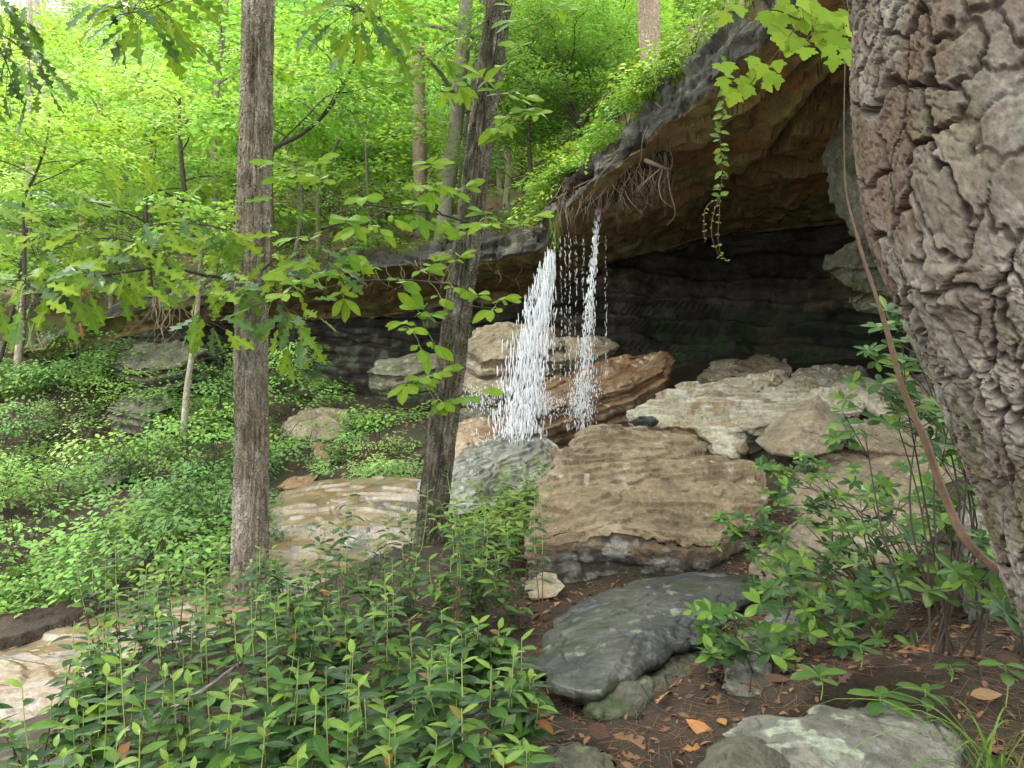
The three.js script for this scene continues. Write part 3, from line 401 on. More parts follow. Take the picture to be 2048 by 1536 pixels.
const G = {
  lance: [bladeGeo(1, 0.36, lance, 6, 0.2, 0.2), bladeGeo(1, 0.33, lance, 6, 0.3, 0.4), bladeGeo(1, 0.41, lance, 6, 0.1, 0.08), bladeGeo(1, 0.35, lance, 6, 0.25, 0.28)],
  obov: [bladeGeo(1, 0.42, obov, 6, 0.2, 0.15), bladeGeo(1, 0.48, obov, 6, 0.1, 0.28), bladeGeo(1, 0.38, obov, 6, 0.3, 0.0)],
  hick: [bladeGeo(1, 0.46, obov, 6, 0.12, 0.2), bladeGeo(1, 0.42, obov, 6, 0.2, 0.32), bladeGeo(1, 0.5, obov, 6, 0.06, 0.08)],
  oak: [bladeGeo(1, 0.68, oakProf, 13, 0.12, 0.16, 0.12), bladeGeo(1, 0.6, oakProf, 13, 0.25, 0.3, 0.12), bladeGeo(1, 0.74, oakProf, 13, 0.05, 0.02, 0.15)],
  round: [bladeGeo(1, 0.62, ovate, 4, 0.15, 0.12), bladeGeo(1, 0.55, ovate, 4, 0.25, 0.3)],
};
G.maple = [0, 1].map((v) => { // five pointed lobes round the stalk, toothed
  const o = [[0, 0.0], [0.16, -0.06], [0.4, -0.02], [0.33, 0.1], [0.52, 0.2], [0.62, 0.36], [0.46, 0.36], [0.42, 0.46], [0.27, 0.44], [0.3, 0.62], [0.2, 0.66], [0.16, 0.82], [0, 1.0]];
  const ring = [...o.slice(1), ...o.slice(1, -1).reverse().map(([x, z]) => [-x, z])], pos = [0, 0, 0.12], uv = [0.5, 0.1], idx = [];
  for (const [x, z] of ring) { pos.push(x, (v ? -0.12 : 0.06) * (x * x * 2 + z * z) - 0.05 * Math.abs(x), z); uv.push(0.5 + x * 0.7, z); }
  for (let i = 0; i < ring.length; i++) idx.push(0, 1 + (i + 1) % ring.length, 1 + i);
  const g = new THREE.BufferGeometry(); g.setAttribute('position', new THREE.Float32BufferAttribute(pos, 3)); g.setAttribute('uv', new THREE.Float32BufferAttribute(uv, 2)); g.setIndex(idx); g.computeVertexNormals(); return g;
});
const gloss = { clearcoat: 0.5, clearcoatRoughness: 0.2, bumpMap: leafBump, bumpScale: 0.0012 };
const TR = { transmission: 0.5 };
const LM = {
  shrub: [leafMat(0.055, 0.15, 0.02, gloss), leafMat(0.08, 0.195, 0.024, gloss), leafMat(0.032, 0.095, 0.018, gloss), leafMat(0.12, 0.25, 0.028, gloss), leafMat(0.025, 0.07, 0.016, gloss)],
  tip: [leafMat(0.19, 0.34, 0.035, gloss), leafMat(0.25, 0.38, 0.045, gloss)],
  old: [leafMat(0.22, 0.2, 0.03, gloss), leafMat(0.3, 0.13, 0.04)],
  laurel: [leafMat(0.065, 0.16, 0.02, gloss), leafMat(0.036, 0.1, 0.018, gloss), leafMat(0.1, 0.2, 0.026, gloss)],
  oak: [leafMat(0.26, 0.42, 0.03, TR), leafMat(0.18, 0.33, 0.035, TR), leafMat(0.32, 0.47, 0.035, TR), leafMat(0.1, 0.2, 0.05, gloss)],
  hick: [leafMat(0.26, 0.45, 0.03, TR), leafMat(0.32, 0.5, 0.035, TR), leafMat(0.2, 0.38, 0.03, TR)],
  maple: [leafMat(0.3, 0.42, 0.035, { map: null }), leafMat(0.24, 0.38, 0.035, { map: null })],
  dead: [std({ color: C(0.2, 0.105, 0.05), map: leafMap, roughness: 0.85, side: THREE.DoubleSide }), std({ color: C(0.33, 0.2, 0.1), map: leafMap, roughness: 0.85, side: THREE.DoubleSide }), std({ color: C(0.12, 0.06, 0.04), map: leafMap, roughness: 0.75, side: THREE.DoubleSide }), std({ color: C(0.45, 0.2, 0.07), map: leafMap, roughness: 0.8, side: THREE.DoubleSide })],
  crown: leafMat(1, 1, 1, { map: null, transmission: 0.52 }), foliage: leafMat(1, 1, 1, { map: null, transmission: 0.3, clearcoat: 0.25, clearcoatRoughness: 0.4 }), blade: leafMat(0.16, 0.28, 0.05, { map: null, transmission: 0.3 }),
  stem: std({ color: C(0.13, 0.06, 0.028), roughness: 0.75 }), shoot: std({ color: C(0.26, 0.33, 0.07), roughness: 0.65 }),
};
const _m = new THREE.Matrix4();
function basis(dir, up) { const z = dir.clone().normalize(), x = up.clone().cross(z); if (x.lengthSq() < 1e-4) x.set(1, 0, 0).cross(z); x.normalize(); return new THREE.Matrix4().makeBasis(x, z.clone().cross(x), z); }
function leaf(parent, geo, mat, pos, dir, up, s, name = 'leaf') { const m = new THREE.Mesh(geo, mat); m.name = name; m.castShadow = m.receiveShadow = true; m.quaternion.setFromRotationMatrix(basis(dir, up)); m.position.copy(pos); m.scale.setScalar(s); parent.add(m); return m; }
const rdir = (k = 1) => V(rr(-1, 1), rr(-1, 1), rr(-1, 1)).multiplyScalar(k), UPV = V(0, 1, 0);

// ---------------------------------------------------------------- waterfall
{
  const wf = thing('waterfall', 'white waterfall of two broken streams falling from the root-hung rim of the shelter', 'waterfall', V(0, 0, 0));
  const drop = new THREE.SphereGeometry(1, 6, 5); drop.scale(0.007, 0.03, 0.007);
  const water = phy({ color: C(0.9, 0.92, 0.97), roughness: 0.15, transmission: 0.25, thickness: 0, clearcoat: 0.5, clearcoatRoughness: 0.1 });
  const rows = { main_stream: [], side_stream: [], drips: [], splash: [] };
  const put = (k, p, s, sl, tx = 0) => { const q = new THREE.Quaternion().setFromEuler(new THREE.Euler(rr(-0.1, 0.1), rr(0, 3), tx + rr(-0.12, 0.12))); rows[k].push(new THREE.Matrix4().compose(p, q, V(s, s * sl, s))); };
  for (let i = 0; i < 3000; i++) { // main stream: narrow at the lip, spreading to the left as it falls
    const t = Math.pow(rnd(), 0.75), py = lerp(505, 960, t), cen = lerp(1104, 1022, Math.pow(t, 0.85)), half = lerp(12, 96, Math.pow(t, 0.75)), g = (rnd() + rnd() + rnd()) / 1.5 - 1, strand = 10 * Math.sin(py * 0.02 + Math.floor(rr(0, 5)) * 1.3) * t;
    put('main_stream', P(cen + g * half + strand - 26 * t * g * g, py, 10.25 - 1.75 * t + rr(-0.15, 0.15)), rr(0.35, 1.15), rr(0.7, 3.2) * (1.3 - 0.5 * t), -0.1 * t - 0.1 * g);
  }
  for (let i = 0; i < 1050; i++) {
    const t = Math.pow(rnd(), 0.8), py = lerp(412, 860, t), cen = lerp(1197, 1160, t), half = lerp(10, 42, t * t), g = (rnd() + rnd() + rnd()) / 1.5 - 1;
    put('side_stream', P(cen + g * half, py, 10.15 - 0.5 * t + rr(-0.12, 0.12)), rr(0.4, 1.05), rr(0.7, 1.9), -0.05);
  }
  for (let i = 0; i < 420; i++) { const c = pick([1108, 1122, 1131, 1140, 1152, 1166, 1212]); put('drips', P(c + rr(-2.5, 2.5), rr(470, 760), 10.3 + rr(-0.1, 0.1)), rr(0.3, 0.7), rr(0.8, 2.2)); }
  for (let i = 0; i < 1500; i++) { const [x, y, w, h, d] = pick([[1172, 775, 34, 26, 9.7], [1160, 815, 42, 34, 9.35], [1090, 812, 40, 26, 9.2], [1010, 905, 75, 40, 8.6], [960, 800, 45, 30, 9.5]]); put('splash', P(x + w * (rnd() + rnd() - 1), y + h * (rnd() + rnd() - 1), d), rr(0.3, 0.8), rr(0.3, 1.1)); }
  for (const k in rows) { const im = new THREE.InstancedMesh(drop, water, rows[k].length); rows[k].forEach((m, i) => im.setMatrixAt(i, m)); im.name = k; im.userData.kind = 'stuff'; wf.add(im); }
  for (let i = 0; i < 16; i++) { // connected threads of water near the lip
    const x = 1103 + rr(-8, 8), pts = []; for (let k = 0; k < 7; k++) { const t = k / 6; pts.push(P(lerp(x, x + rr(-10, 4) - 20 * t * t, t), 508 + 150 * t * rr(0.9, 1), 10.3 - 0.35 * t)); }
    mesh('water_thread', tube(pts, (t) => 0.006 * (1 - t * 0.7) * rr(0.7, 1.3), 0, 4, 14), water, wf);
  }
}

// ---------------------------------------------------------------- trunks in front
function barkTrunk(path, rad, o = {}) { // furrowed trunk; rad(t)
  const { na = 64, nh = 260, furrow = 0.012, freq = 26, sd = 0, pal = [[0.3, 0.25, 0.195], [0.43, 0.385, 0.32], [0.18, 0.14, 0.1]], moss = -1 } = o;
  const cv = new THREE.CatmullRomCurve3(path), fr = cv.computeFrenetFrames(nh, false), pts = new Float32Array((na + 1) * (nh + 1) * 3), uv = new Float32Array((na + 1) * (nh + 1) * 2), L = cv.getLength();
  const X = V(1, 0, 0);
  for (let j = 0; j <= nh; j++) {
    const t = j / nh, c = cv.getPointAt(t), T = fr.tangents[j], A = X.clone().projectOnPlane(T).normalize(), B = T.clone().cross(A), r = rad(t), y = t * L;
    for (let i = 0; i <= na; i++) {
      const a = (i % na) / na * Math.PI * 2, ca = Math.cos(a), sa = Math.sin(a), w = 0.5 * n3(ca * 2 + sd, sa * 2, y * 1.6), f = Math.abs(n3(ca * freq / 6.3 + w * 0.5 + sd, sa * freq / 6.3, y * 1.1)), f2 = Math.abs(n3(ca * freq / 3 + sd, sa * freq / 3 + 5, y * 3));
      const q = r * (1 + 0.05 * n3(ca + sd, sa, y * 0.7)) + furrow * (Math.min(1, f * 2.2) - 0.6) + furrow * 0.35 * f2;
      V(c.x + (A.x * ca + B.x * sa) * q, c.y + (A.y * ca + B.y * sa) * q, c.z + (A.z * ca + B.z * sa) * q).toArray(pts, (j * (na + 1) + i) * 3); uv[(j * (na + 1) + i) * 2] = i / na * 2 * Math.PI * rad(0.3); uv[(j * (na + 1) + i) * 2 + 1] = y;
    }
  }
  const g = gridGeo(pts, na + 1, nh + 1); g.setAttribute('uv', new THREE.BufferAttribute(uv, 2));
  { const n = g.attributes.normal.array, i = (Math.floor(nh / 2) * (na + 1)), c = cv.getPointAt(0.5); if ((pts[i * 3] - c.x) * n[i * 3] + (pts[i * 3 + 1] - c.y) * n[i * 3 + 1] + (pts[i * 3 + 2] - c.z) * n[i * 3 + 2] < 0) { const ix = g.index.array; for (let k = 0; k < ix.length; k += 3) { const t = ix[k]; ix[k] = ix[k + 1]; ix[k + 1] = t; } g.computeVertexNormals(); } }
  return paint(g, (x, y, z) => { const a = fbm(x * 2.5 + sd, y * 1.2, z * 2.5, 3), b = ss(a, -0.2, 0.35), l = ss(fbm(x * 9 + sd, y * 5, z * 9, 3), 0.22, 0.4), m = moss >= 0 ? ss(fbm(x * 5, y * 2.2 + sd, z * 5, 3) + 0.2, moss, moss + 0.3) : 0, h = ss(fbm(x * 4, y * 1.5 + sd + 9, z * 4, 3), 0.1, 0.4); return [0, 1, 2].map((k) => lerp(lerp(lerp(lerp(pal[0][k], pal[1][k], b), pal[2][k], h), [0.4, 0.39, 0.35][k], l * 0.55), [0.07, 0.09, 0.035][k], m * 0.7)); });
}
const wood = (path, r0, r1, parent, name = 'branch', mat = M.twig, radial = 6) => mesh(name, tube(path, r0, r1, radial, path.length * 4), mat, parent);
const nearest = (polys, p) => { let b = null, bd = 1e9; for (const c of polys) for (let i = 0; i <= 40; i++) { const q = c.getPoint(i / 40), d = q.distanceToSquared(p); if (d < bd) { bd = d; b = q; } } return b; };
// straight oak trunk on the left with two leafy boughs
{
  const base = P(500, 1195, 6.0), L = (px, py, d) => P(px, py, d).sub(base);
  const t = thing('oak_tree', 'straight grey-brown oak trunk left of centre with lobed leaves on low boughs', 'tree', base, 'foreground trees');
  const path = [L(502, 1260, 6), L(500, 1120, 6), L(503, 900, 6), L(502, 700, 6), L(505, 500, 6), L(512, 250, 6), L(516, 60, 6), L(518, -250, 6), L(520, -900, 6)];
  mesh('trunk', barkTrunk(path, (s) => lerp(0.134, 0.118, Math.min(1, s * 2)) + 0.05 * Math.exp(-s * 45), { sd: 3, furrow: 0.022, freq: 34, na: 96, nh: 420 }), M.bark, t);
  const boughs = [[[482, 556, 5.95], [420, 552, 5.6], [330, 535, 5.2], [230, 548, 4.9], [120, 560, 4.7], [-20, 560, 4.6]], [[330, 535, 5.2], [280, 488, 5], [180, 478, 4.9], [60, 515, 4.8]], [[420, 552, 5.6], [432, 600, 5.3], [405, 645, 5.1]], [[525, 560, 5.95], [555, 590, 5.5], [590, 650, 5.3]], [[525, 540, 5.95], [575, 505, 5.6], [650, 525, 5.4]], [[485, 470, 6], [420, 452, 5.6], [340, 445, 5.3], [250, 462, 5.1]],
    [[505, -260, 5.95], [420, -70, 5.2], [330, 8, 4.8], [240, 30, 4.6]], [[530, -240, 5.95], [610, -50, 5.3], [690, 8, 5], [760, 35, 4.9]], [[120, 560, 4.7], [90, 590, 4.5], [60, 615, 4.4]]].map((b) => b.map((q) => L(...q)));
  const cvs = boughs.map((b) => new THREE.CatmullRomCurve3(b));
  boughs.forEach((b, i) => wood(b, i < 1 || i > 5 ? 0.016 : 0.008, 0.002, t, 'bough'));
  const reg = [[0, 0.1, 1, 56, 0.0], [1, 0.15, 1, 34, 0.02], [2, 0.1, 1, 20, -0.04], [3, 0.15, 1, 22, -0.06], [4, 0.15, 1, 18, 0], [5, 0.2, 1, 32, 0.03], [6, 0.6, 1, 34, -0.03], [7, 0.6, 1, 32, -0.03], [8, 0, 1, 16, -0.05]];
  for (const [k, a, b, n, dy] of reg) for (let i = 0; i < n * 1.6; i++) {
    const c = cvs[k].getPoint(rr(a, b)), off = V(rr(-0.24, 0.24), rr(-0.16, 0.2) + dy, rr(-0.2, 0.2)), p = c.clone().add(off), dir = off.clone().setY(off.y - 0.12).normalize();
    const tw = wood([c, c.clone().lerp(p, 0.5).add(V(0, 0.015, 0)), p], 0.0022, 0.0014, t, 'twig', M.twig, 4);
    leaf(tw, pick(G.oak), pick(LM.oak), p, dir.add(rdir(0.4)), V(rr(-0.5, 0.5), 0.65, rr(0.4, 1.2)), rr(0.15, 0.25));
  }
  for (const [px, py, d] of [[560, 580, 5.6], [160, 645, 4.9], [170, 565, 4.8]]) leaf(t, G.oak[1], LM.dead[3], L(px, py, d), V(0.1, -1, 0.1), V(0, 0.2, 1), 0.11, 'dead_leaf');
}
{
  const base = onLow(-5.3, -6.2), t = thing('oak_tree', 'dark lobed leaves of an oak reaching in at the top left corner', 'tree', base, 'foreground trees'), L = (px, py, d) => P(px, py, d).sub(base);
  mesh('trunk', barkTrunk([V(0, -0.2, 0), V(0.05, 2, 0), V(0, 4, 0.05), V(0.1, 7, 0)], (q) => 0.15 - 0.05 * q, { sd: 21, na: 40, nh: 90 }), M.bark, t);
  const b = [[[-250, -40, 6.1], [-120, 0, 5.6], [-30, 50, 5.3], [60, 110, 5.1], [95, 170, 5]], [[-120, 0, 5.6], [-40, -10, 5.3], [40, 20, 5.1]], [[-30, 50, 5.3], [10, 120, 5.2], [30, 180, 5.1]]].map((a) => a.map((q) => L(...q)));
  b.forEach((a, i) => wood(a, i ? 0.008 : 0.02, 0.002, t, 'bough'));
  b.forEach((a) => { const cv = new THREE.CatmullRomCurve3(a); for (let i = 0; i < 26; i++) { const c = cv.getPoint(rr(0.25, 1)), off = V(rr(-0.2, 0.2), rr(-0.2, 0.12), rr(-0.2, 0.2)), p = c.clone().add(off); const tw = wood([c, c.clone().lerp(p, 0.5).add(V(0, 0.015, 0)), p], 0.0022, 0.0014, t, 'twig', M.twig, 4); leaf(tw, pick(G.oak), pick([LM.oak[3], LM.oak[1], LM.oak[3]]), p, off.setY(off.y - 0.12).normalize().add(rdir(0.4)), V(rr(-0.5, 0.5), 0.75, rr(0.2, 1)), rr(0.14, 0.2)); } });
}
// leaning trunk with five-fingered leaves
{
  const base = P(862, 1085, 6.5), L = (px, py, d) => P(px, py, d).sub(base);
  const t = thing('hickory_tree', 'dark leaning hickory trunk in front of the waterfall with five-part leaves', 'tree', base, 'foreground trees');
  const path = [L(852, 1150, 6.5), L(862, 1060, 6.5), L(880, 900, 6.5), L(900, 750, 6.5), L(918, 600, 6.5), L(940, 450, 6.5), L(962, 270, 6.5), L(985, 100, 6.5), L(1000, -10, 6.5), L(1035, -300, 6.5), L(1080, -800, 6.5)];
  mesh('trunk', barkTrunk(path, (s) => lerp(0.122, 0.098, Math.min(1, s * 1.6)) + 0.03 * Math.exp(-s * 40), { sd: 11, furrow: 0.026, freq: 30, na: 96, nh: 420, moss: 0.25, pal: [[0.15, 0.125, 0.09], [0.24, 0.21, 0.165], [0.09, 0.075, 0.055]] }), M.bark, t);
  const boughs = [[[935, 445, 6.4], [885, 430, 6], [780, 415, 5.6], [680, 397, 5.3], [600, 345, 5.1]], [[885, 430, 6], [840, 385, 5.7], [860, 350, 5.5]], [[935, 455, 6.4], [990, 450, 6], [1060, 465, 5.7]], [[780, 415, 5.6], [720, 450, 5.3], [640, 485, 5.1]], [[975, 40, 6.4], [930, 70, 6], [870, 110, 5.7], [850, 170, 5.6]], [[1005, 30, 6.4], [1030, 60, 6], [1080, 50, 5.7], [1050, 110, 5.7]], [[975, 240, 6.4], [1010, 225, 6.1], [1045, 245, 6]], [[910, 640, 6.4], [860, 650, 6], [820, 665, 5.8], [790, 660, 5.7]], [[925, 610, 6.4], [970, 615, 6.1], [1010, 620, 5.9]], [[890, 790, 6.4], [850, 770, 6.1], [815, 765, 5.9]], [[895, 800, 6.4], [930, 790, 6.2], [950, 805, 6.1]], [[915, 570, 6.4], [800, 560, 5.8], [700, 565, 5.4], [600, 590, 5.2]]].map((b) => b.map((q) => L(...q)));
  boughs.forEach((b, i) => wood(b, i === 0 || i === 11 ? 0.011 : 0.006, 0.002, t, 'bough'));
  const cvs = boughs.map((b) => new THREE.CatmullRomCurve3(b));
  const spots = [[600, 345, 5.1], [660, 380, 5.2], [850, 350, 5.5], [880, 375, 5.6], [905, 395, 5.7], [845, 390, 5.6], [700, 440, 5.3], [640, 485, 5.1], [760, 465, 5.4], [720, 480, 5.3], [830, 440, 5.7], [900, 440, 5.9], [950, 440, 5.9], [1010, 470, 5.8], [1050, 455, 5.7], [860, 150, 5.6], [900, 115, 5.8], [870, 60, 5.8], [925, 170, 5.9], [1060, 60, 5.8], [1090, 35, 5.7], [1045, 105, 5.7], [1020, 20, 5.9], [1015, 210, 6], [1040, 240, 6], [990, 185, 6], [985, 265, 6.1], [1030, 235, 6], [720, 545, 5.5], [690, 590, 5.4], [640, 560, 5.3], [600, 600, 5.2], [580, 555, 5.3], [840, 545, 5.8], [880, 530, 6], [845, 610, 5.9], [880, 605, 6], [800, 665, 5.7], [830, 650, 5.8], [870, 690, 5.9], [985, 620, 5.9], [960, 605, 6.1], [830, 765, 5.9], [870, 800, 6], [850, 770, 6], [925, 790, 6.1], [945, 805, 6.1]];
  for (const [px, py, d] of [...spots, ...spots.filter((_, i) => i % 2 === 0).map(([a, b, c]) => [a + 28, b - 22, c + 0.15]), ...spots.filter((_, i) => i % 3 === 0).map(([a, b, c]) => [a - 30, b + 18, c - 0.1])]) {
    const p = L(px + rr(-12, 12), py + rr(-10, 10), d), c = nearest(cvs, p), dir = p.clone().sub(c); if (dir.length() < 0.08) dir.add(V(rr(-0.15, 0.15), 0.02, 0.12)); dir.setLength(Math.min(dir.length(), 0.4));
    const e = c.clone().add(dir); const stalk = wood([c, c.clone().lerp(e, 0.5).add(V(0, 0.025, 0)), e], 0.0025, 0.0018, t, 'leaf_stalk', LM.shoot, 4);
    const fwd = dir.clone().setY(dir.y * 0.5 - 0.02).normalize(), side = UPV.clone().cross(fwd).normalize(), up = V(rr(-0.4, 0.4), 0.65, rr(0.5, 1.2)), s = rr(1.0, 1.4), mt = pick(LM.hick);
    for (const [a, k, back] of [[0, 0.145, 0], [0.8, 0.125, 0.005], [-0.8, 0.125, 0.005], [1.45, 0.085, 0.05], [-1.45, 0.085, 0.05]]) leaf(stalk, pick(G.hick), mt, e.clone().addScaledVector(fwd, -back), fwd.clone().multiplyScalar(Math.cos(a)).addScaledVector(side, Math.sin(a)).add(V(0, rr(-0.25, 0.1), 0)).add(rdir(0.1)), up, k * s, 'leaflet');
  }
}
// the huge near trunk at the right edge, deeply cracked bark
{
  const base = P(2440, 1500, 1.9), d0 = 1.82;
  const t = thing('big_tree', 'huge leaning trunk with deeply cracked bark filling the right edge', 'tree', base, 'foreground trees');
  const cv = new THREE.CatmullRomCurve3([[2500, 1640], [2410, 1330], [2325, 1080], [2238, 850], [2155, 665], [2075, 490], [2040, 380], [2022, 200], [2016, 0], [2012, -250], [2010, -700], [2010, -1600], [2010, -3400]].map(([a, b]) => P(a, b, d0)));
  const hs = []; for (let s = 0; s <= 1;) { hs.push(s); const y = cv.getPointAt(Math.min(1, s)).y; s += y > 0.5 && y < 2.7 ? 0.0042 / cv.getLength() * 1.0 : 0.1 / cv.getLength(); }
  const an = []; for (let i = 0; i < 300; i++) an.push(Math.PI * 0.42 + i / 300 * Math.PI * 1.0); for (let i = 0; i < 40; i++) an.push(Math.PI * 1.42 + i / 40 * Math.PI * 1.0); an.push(Math.PI * 2.42);
  const na = an.length, nh = hs.length, pts = new Float32Array(na * nh * 3), uv = new Float32Array(na * nh * 2), col = new Float32Array(na * nh * 3), L = cv.getLength(), R = 0.345;
  const cell = (u, v) => { // distance to the edge of the bark plate (F2 - F1), id
    const iu = Math.floor(u), iv = Math.floor(v); let a = 9, b = 9, id = 0;
    for (let m = -1; m <= 1; m++) for (let k = -1; k <= 1; k++) { const h = (iu + m) * 131 + (iv + k) * 7919, x = iu + m + 0.15 + 0.7 * hash(h), y = iv + k + 0.15 + 0.7 * hash(h + 17), e = Math.hypot(x - u, y - v); if (e < a) { b = a; a = e; id = h; } else if (e < b) b = e; }
    return [b - a, id];
  };
  for (let j = 0; j < nh; j++) {
    const c = cv.getPointAt(Math.min(1, hs[j])), T = cv.getTangentAt(Math.min(1, hs[j])), A = V(1, 0, 0).projectOnPlane(T).normalize(), B = A.clone().cross(T).negate(), v = hs[j] * L, H = c.y;
    for (let i = 0; i < na; i++) {
      const a = an[i], ca = Math.cos(a), sa = Math.sin(a), u = a * R, k = ss(H, 1.5, 2.15);                     // long furrows low on the trunk, blocky plates higher up
      const wu = 0.035 * n3(u * 4, v * 3, 1) + 0.018 * n3(u * 13, v * 10, 2) + 0.007 * n3(u * 34, v * 30, 2.5), wv = 0.05 * n3(u * 4, v * 3, 5) + 0.012 * n3(u * 15, v * 13, 6) + 0.006 * n3(u * 36, v * 32, 7);
      const [eL, idL] = cell((u + wu) / 0.062, (v + wv) / 0.25), [eH, idH] = cell((u + wu) / 0.085 + 31, (v + wv) / 0.125 + 13), [fL] = cell((u + wu) / 0.03 + 50, (v + wv) / 0.085), [fH] = cell((u + wu) / 0.034 + 77, (v + wv) / 0.045);
      const c1 = lerp(ss(eL, 0.03, 0.17), ss(eH, 0.025, 0.12), k), c2 = lerp(ss(fL, 0.01, 0.16), ss(fH, 0.01, 0.12), k), id = k > 0.5 ? idH : idL, on = 0.55 + 0.45 * ss(fbm(u * 3, v * 2, 9, 2), -0.35, 0.1), smooth = ss(a, 3.55, 3.9) * ss(H, 1.9, 2.1) * 0.7;
      const knob = H > 1.86 && H < 2.03 ? 0.03 * Math.exp(-(((u - 3.55 * R) / 0.09) ** 2) - (((H - 1.95) / 0.05) ** 2)) * (1 + 0.5 * n3(u * 22, v * 22, 3)) : 0;
      let r = R * (1 + 0.06 * n3(ca * 1.2, sa * 1.2, v * 1.6)) + (0.07 * (c1 - 1) * on + 0.012 * (c2 - 1) * on) * (1 - smooth) + 0.007 * (hash(id) - 0.5) * c1 + 0.006 * Math.abs(fbm(u * 20, v * 12, 4, 3)) + 0.004 * fbm(u * 60, v * 36, 2, 3) + smooth * 0.008 * Math.abs(n3(u * 30, v * 3, 8)) + knob;
      r += 0.1 * Math.exp(-Math.max(0, H - 0.55) * 4);
      V(c.x + (A.x * ca + B.x * sa) * r - base.x, c.y + (A.y * ca + B.y * sa) * r - base.y, c.z + (A.z * ca + B.z * sa) * r - base.z).toArray(pts, (j * na + i) * 3);
      uv[(j * na + i) * 2] = u; uv[(j * na + i) * 2 + 1] = v;
      const f = ss(fbm(u * 6, v * 4, 20, 3), -0.3, 0.35), br = ss(fbm(u * 2.4, v * 1.8, 33, 3) + 0.25 * (a < 3 ? 1 : 0), 0.05, 0.4), gr = ss(fbm(u * 7, v * 3, 50, 3) + 0.18 * (1 - k), 0.16, 0.42), q = 0.85 + 0.3 * fbm(u * 40, v * 30, 3, 2), tone = 0.9 + 0.25 * hash(id + 5);
      for (let m = 0; m < 3; m++) col[(j * na + i) * 3 + m] = lerp(lerp(lerp([0.215, 0.18, 0.14][m], [0.33, 0.295, 0.25][m], f), [0.165, 0.1, 0.065][m], br * 0.75), [0.17, 0.17, 0.09][m], gr * 0.7 * (1 - k * 0.6)) * q * tone;
    }
  }
  const g = gridGeo(pts, na, nh); g.setAttribute('uv', new THREE.BufferAttribute(uv, 2)); g.setAttribute('color', new THREE.BufferAttribute(col, 3));
  { const n = g.attributes.normal.array, i = Math.floor(nh / 2) * na + 150; if (n[i * 3 + 2] < 0) { const ix = g.index.array; for (let k = 0; k < ix.length; k += 3) { const q = ix[k]; ix[k] = ix[k + 1]; ix[k + 1] = q; } g.computeVertexNormals(); } }
  const rm = rockMap.clone(); rm.repeat.set(3, 2.2); const rb = rockBump.clone(); rb.repeat.set(3.2, 2.0);
  mesh('trunk', g, std({ map: rm, bumpMap: rb, bumpScale: 0.0045, roughness: 0.93, vertexColors: true }), t);
}

// ---------------------------------------------------------------- background trees and shrubs
function sprayGeo(n, R, L, W, flat, droop) { // a twig's worth of small leaves
  const pos = [], idx = [];
  for (let i = 0; i < n; i++) {
    const a = rr(-1.25, 1.25), q = Math.sqrt(rnd()) * R, p = V(Math.sin(a) * q, rr(-flat, flat) - droop * q * q, Math.cos(a) * q), d = V(Math.sin(a * 1.4) + rr(-0.5, 0.5), rr(-0.45, 0.15), Math.cos(a * 1.4) + rr(-0.5, 0.5)).normalize(), up = V(rr(-0.45, 0.45), 1, rr(-0.45, 0.45)), s = V(0, 0, 0).crossVectors(up, d).normalize(), nn = d.clone().cross(s), l = L * rr(0.7, 1.25), w = W * rr(0.8, 1.2) / 2, b = pos.length / 3;
    const c = (z, x, y) => { const v = p.clone().addScaledVector(d, z * l).addScaledVector(s, x * w).addScaledVector(nn, y * w); pos.push(v.x, v.y, v.z); };
    c(0, 0, 0); c(0.35, 1, 0.25); c(0.7, 0.75, 0.2); c(1, 0, -0.2); c(0.7, -0.75, 0.2); c(0.35, -1, 0.25);
    idx.push(b, b + 1, b + 5, b + 1, b + 2, b + 5, b + 2, b + 4, b + 5, b + 2, b + 3, b + 4);
  }
  const g = new THREE.BufferGeometry(); g.setAttribute('position', new THREE.Float32BufferAttribute(pos, 3)); g.setIndex(idx); g.computeVertexNormals(); return g;
}
const SPRAY = { broad: [0, 1, 2].map(() => sprayGeo(34, 0.62, 0.12, 0.075, 0.05, 0.25)), small: [0, 1, 2].map(() => sprayGeo(46, 0.55, 0.075, 0.045, 0.07, 0.2)), narrow: [0, 1, 2].map(() => sprayGeo(40, 0.4, 0.1, 0.028, 0.12, 0.1)), shrub: [0, 1, 2].map(() => sprayGeo(24, 0.3, 0.066, 0.04, 0.05, 0.3)), fern: [0, 1].map(() => sprayGeo(40, 0.28, 0.06, 0.022, 0.03, 0.9)) };
const TINT = { yellow: [0.3, 0.47, 0.055], mid: [0.23, 0.42, 0.055], deep: [0.16, 0.31, 0.04], blue: [0.15, 0.31, 0.07], pale: [0.34, 0.48, 0.13], slope: [0.16, 0.31, 0.05], dusk: [0.1, 0.22, 0.045], dew: [0.22, 0.36, 0.09] };
function leaves(parent, name, kind, tint, list, mat = LM.crown) { // list of [position, yaw, pitch, roll, scale]; one part per spray variant would split the crown, so one variant serves
  const im = new THREE.InstancedMesh(pick(SPRAY[kind]), mat, list.length), q = new THREE.Quaternion(), e = new THREE.Euler(), c = new THREE.Color(), T = TINT[tint];
  list.forEach(([p, yaw, pi, ro, s], i) => { im.setMatrixAt(i, _m.compose(p, q.setFromEuler(e.set(pi, yaw, ro, 'YXZ')), V(s, s, s))); const k = rr(0.72, 1.3), h = rr(-0.12, 0.16); im.setColorAt(i, c.setRGB(Math.min(0.6, T[0] * k * (1 + h)), Math.min(0.7, T[1] * k), T[2] * k * (1 - h))); });
  im.name = name; im.userData.kind = 'stuff'; im.castShadow = im.receiveShadow = true; parent.add(im); return im;
}
const barkTone = (r, g, b) => std({ color: C(r, g, b), map: barkMap, bumpMap: barkBump, bumpScale: 0.02, roughness: 0.92 });
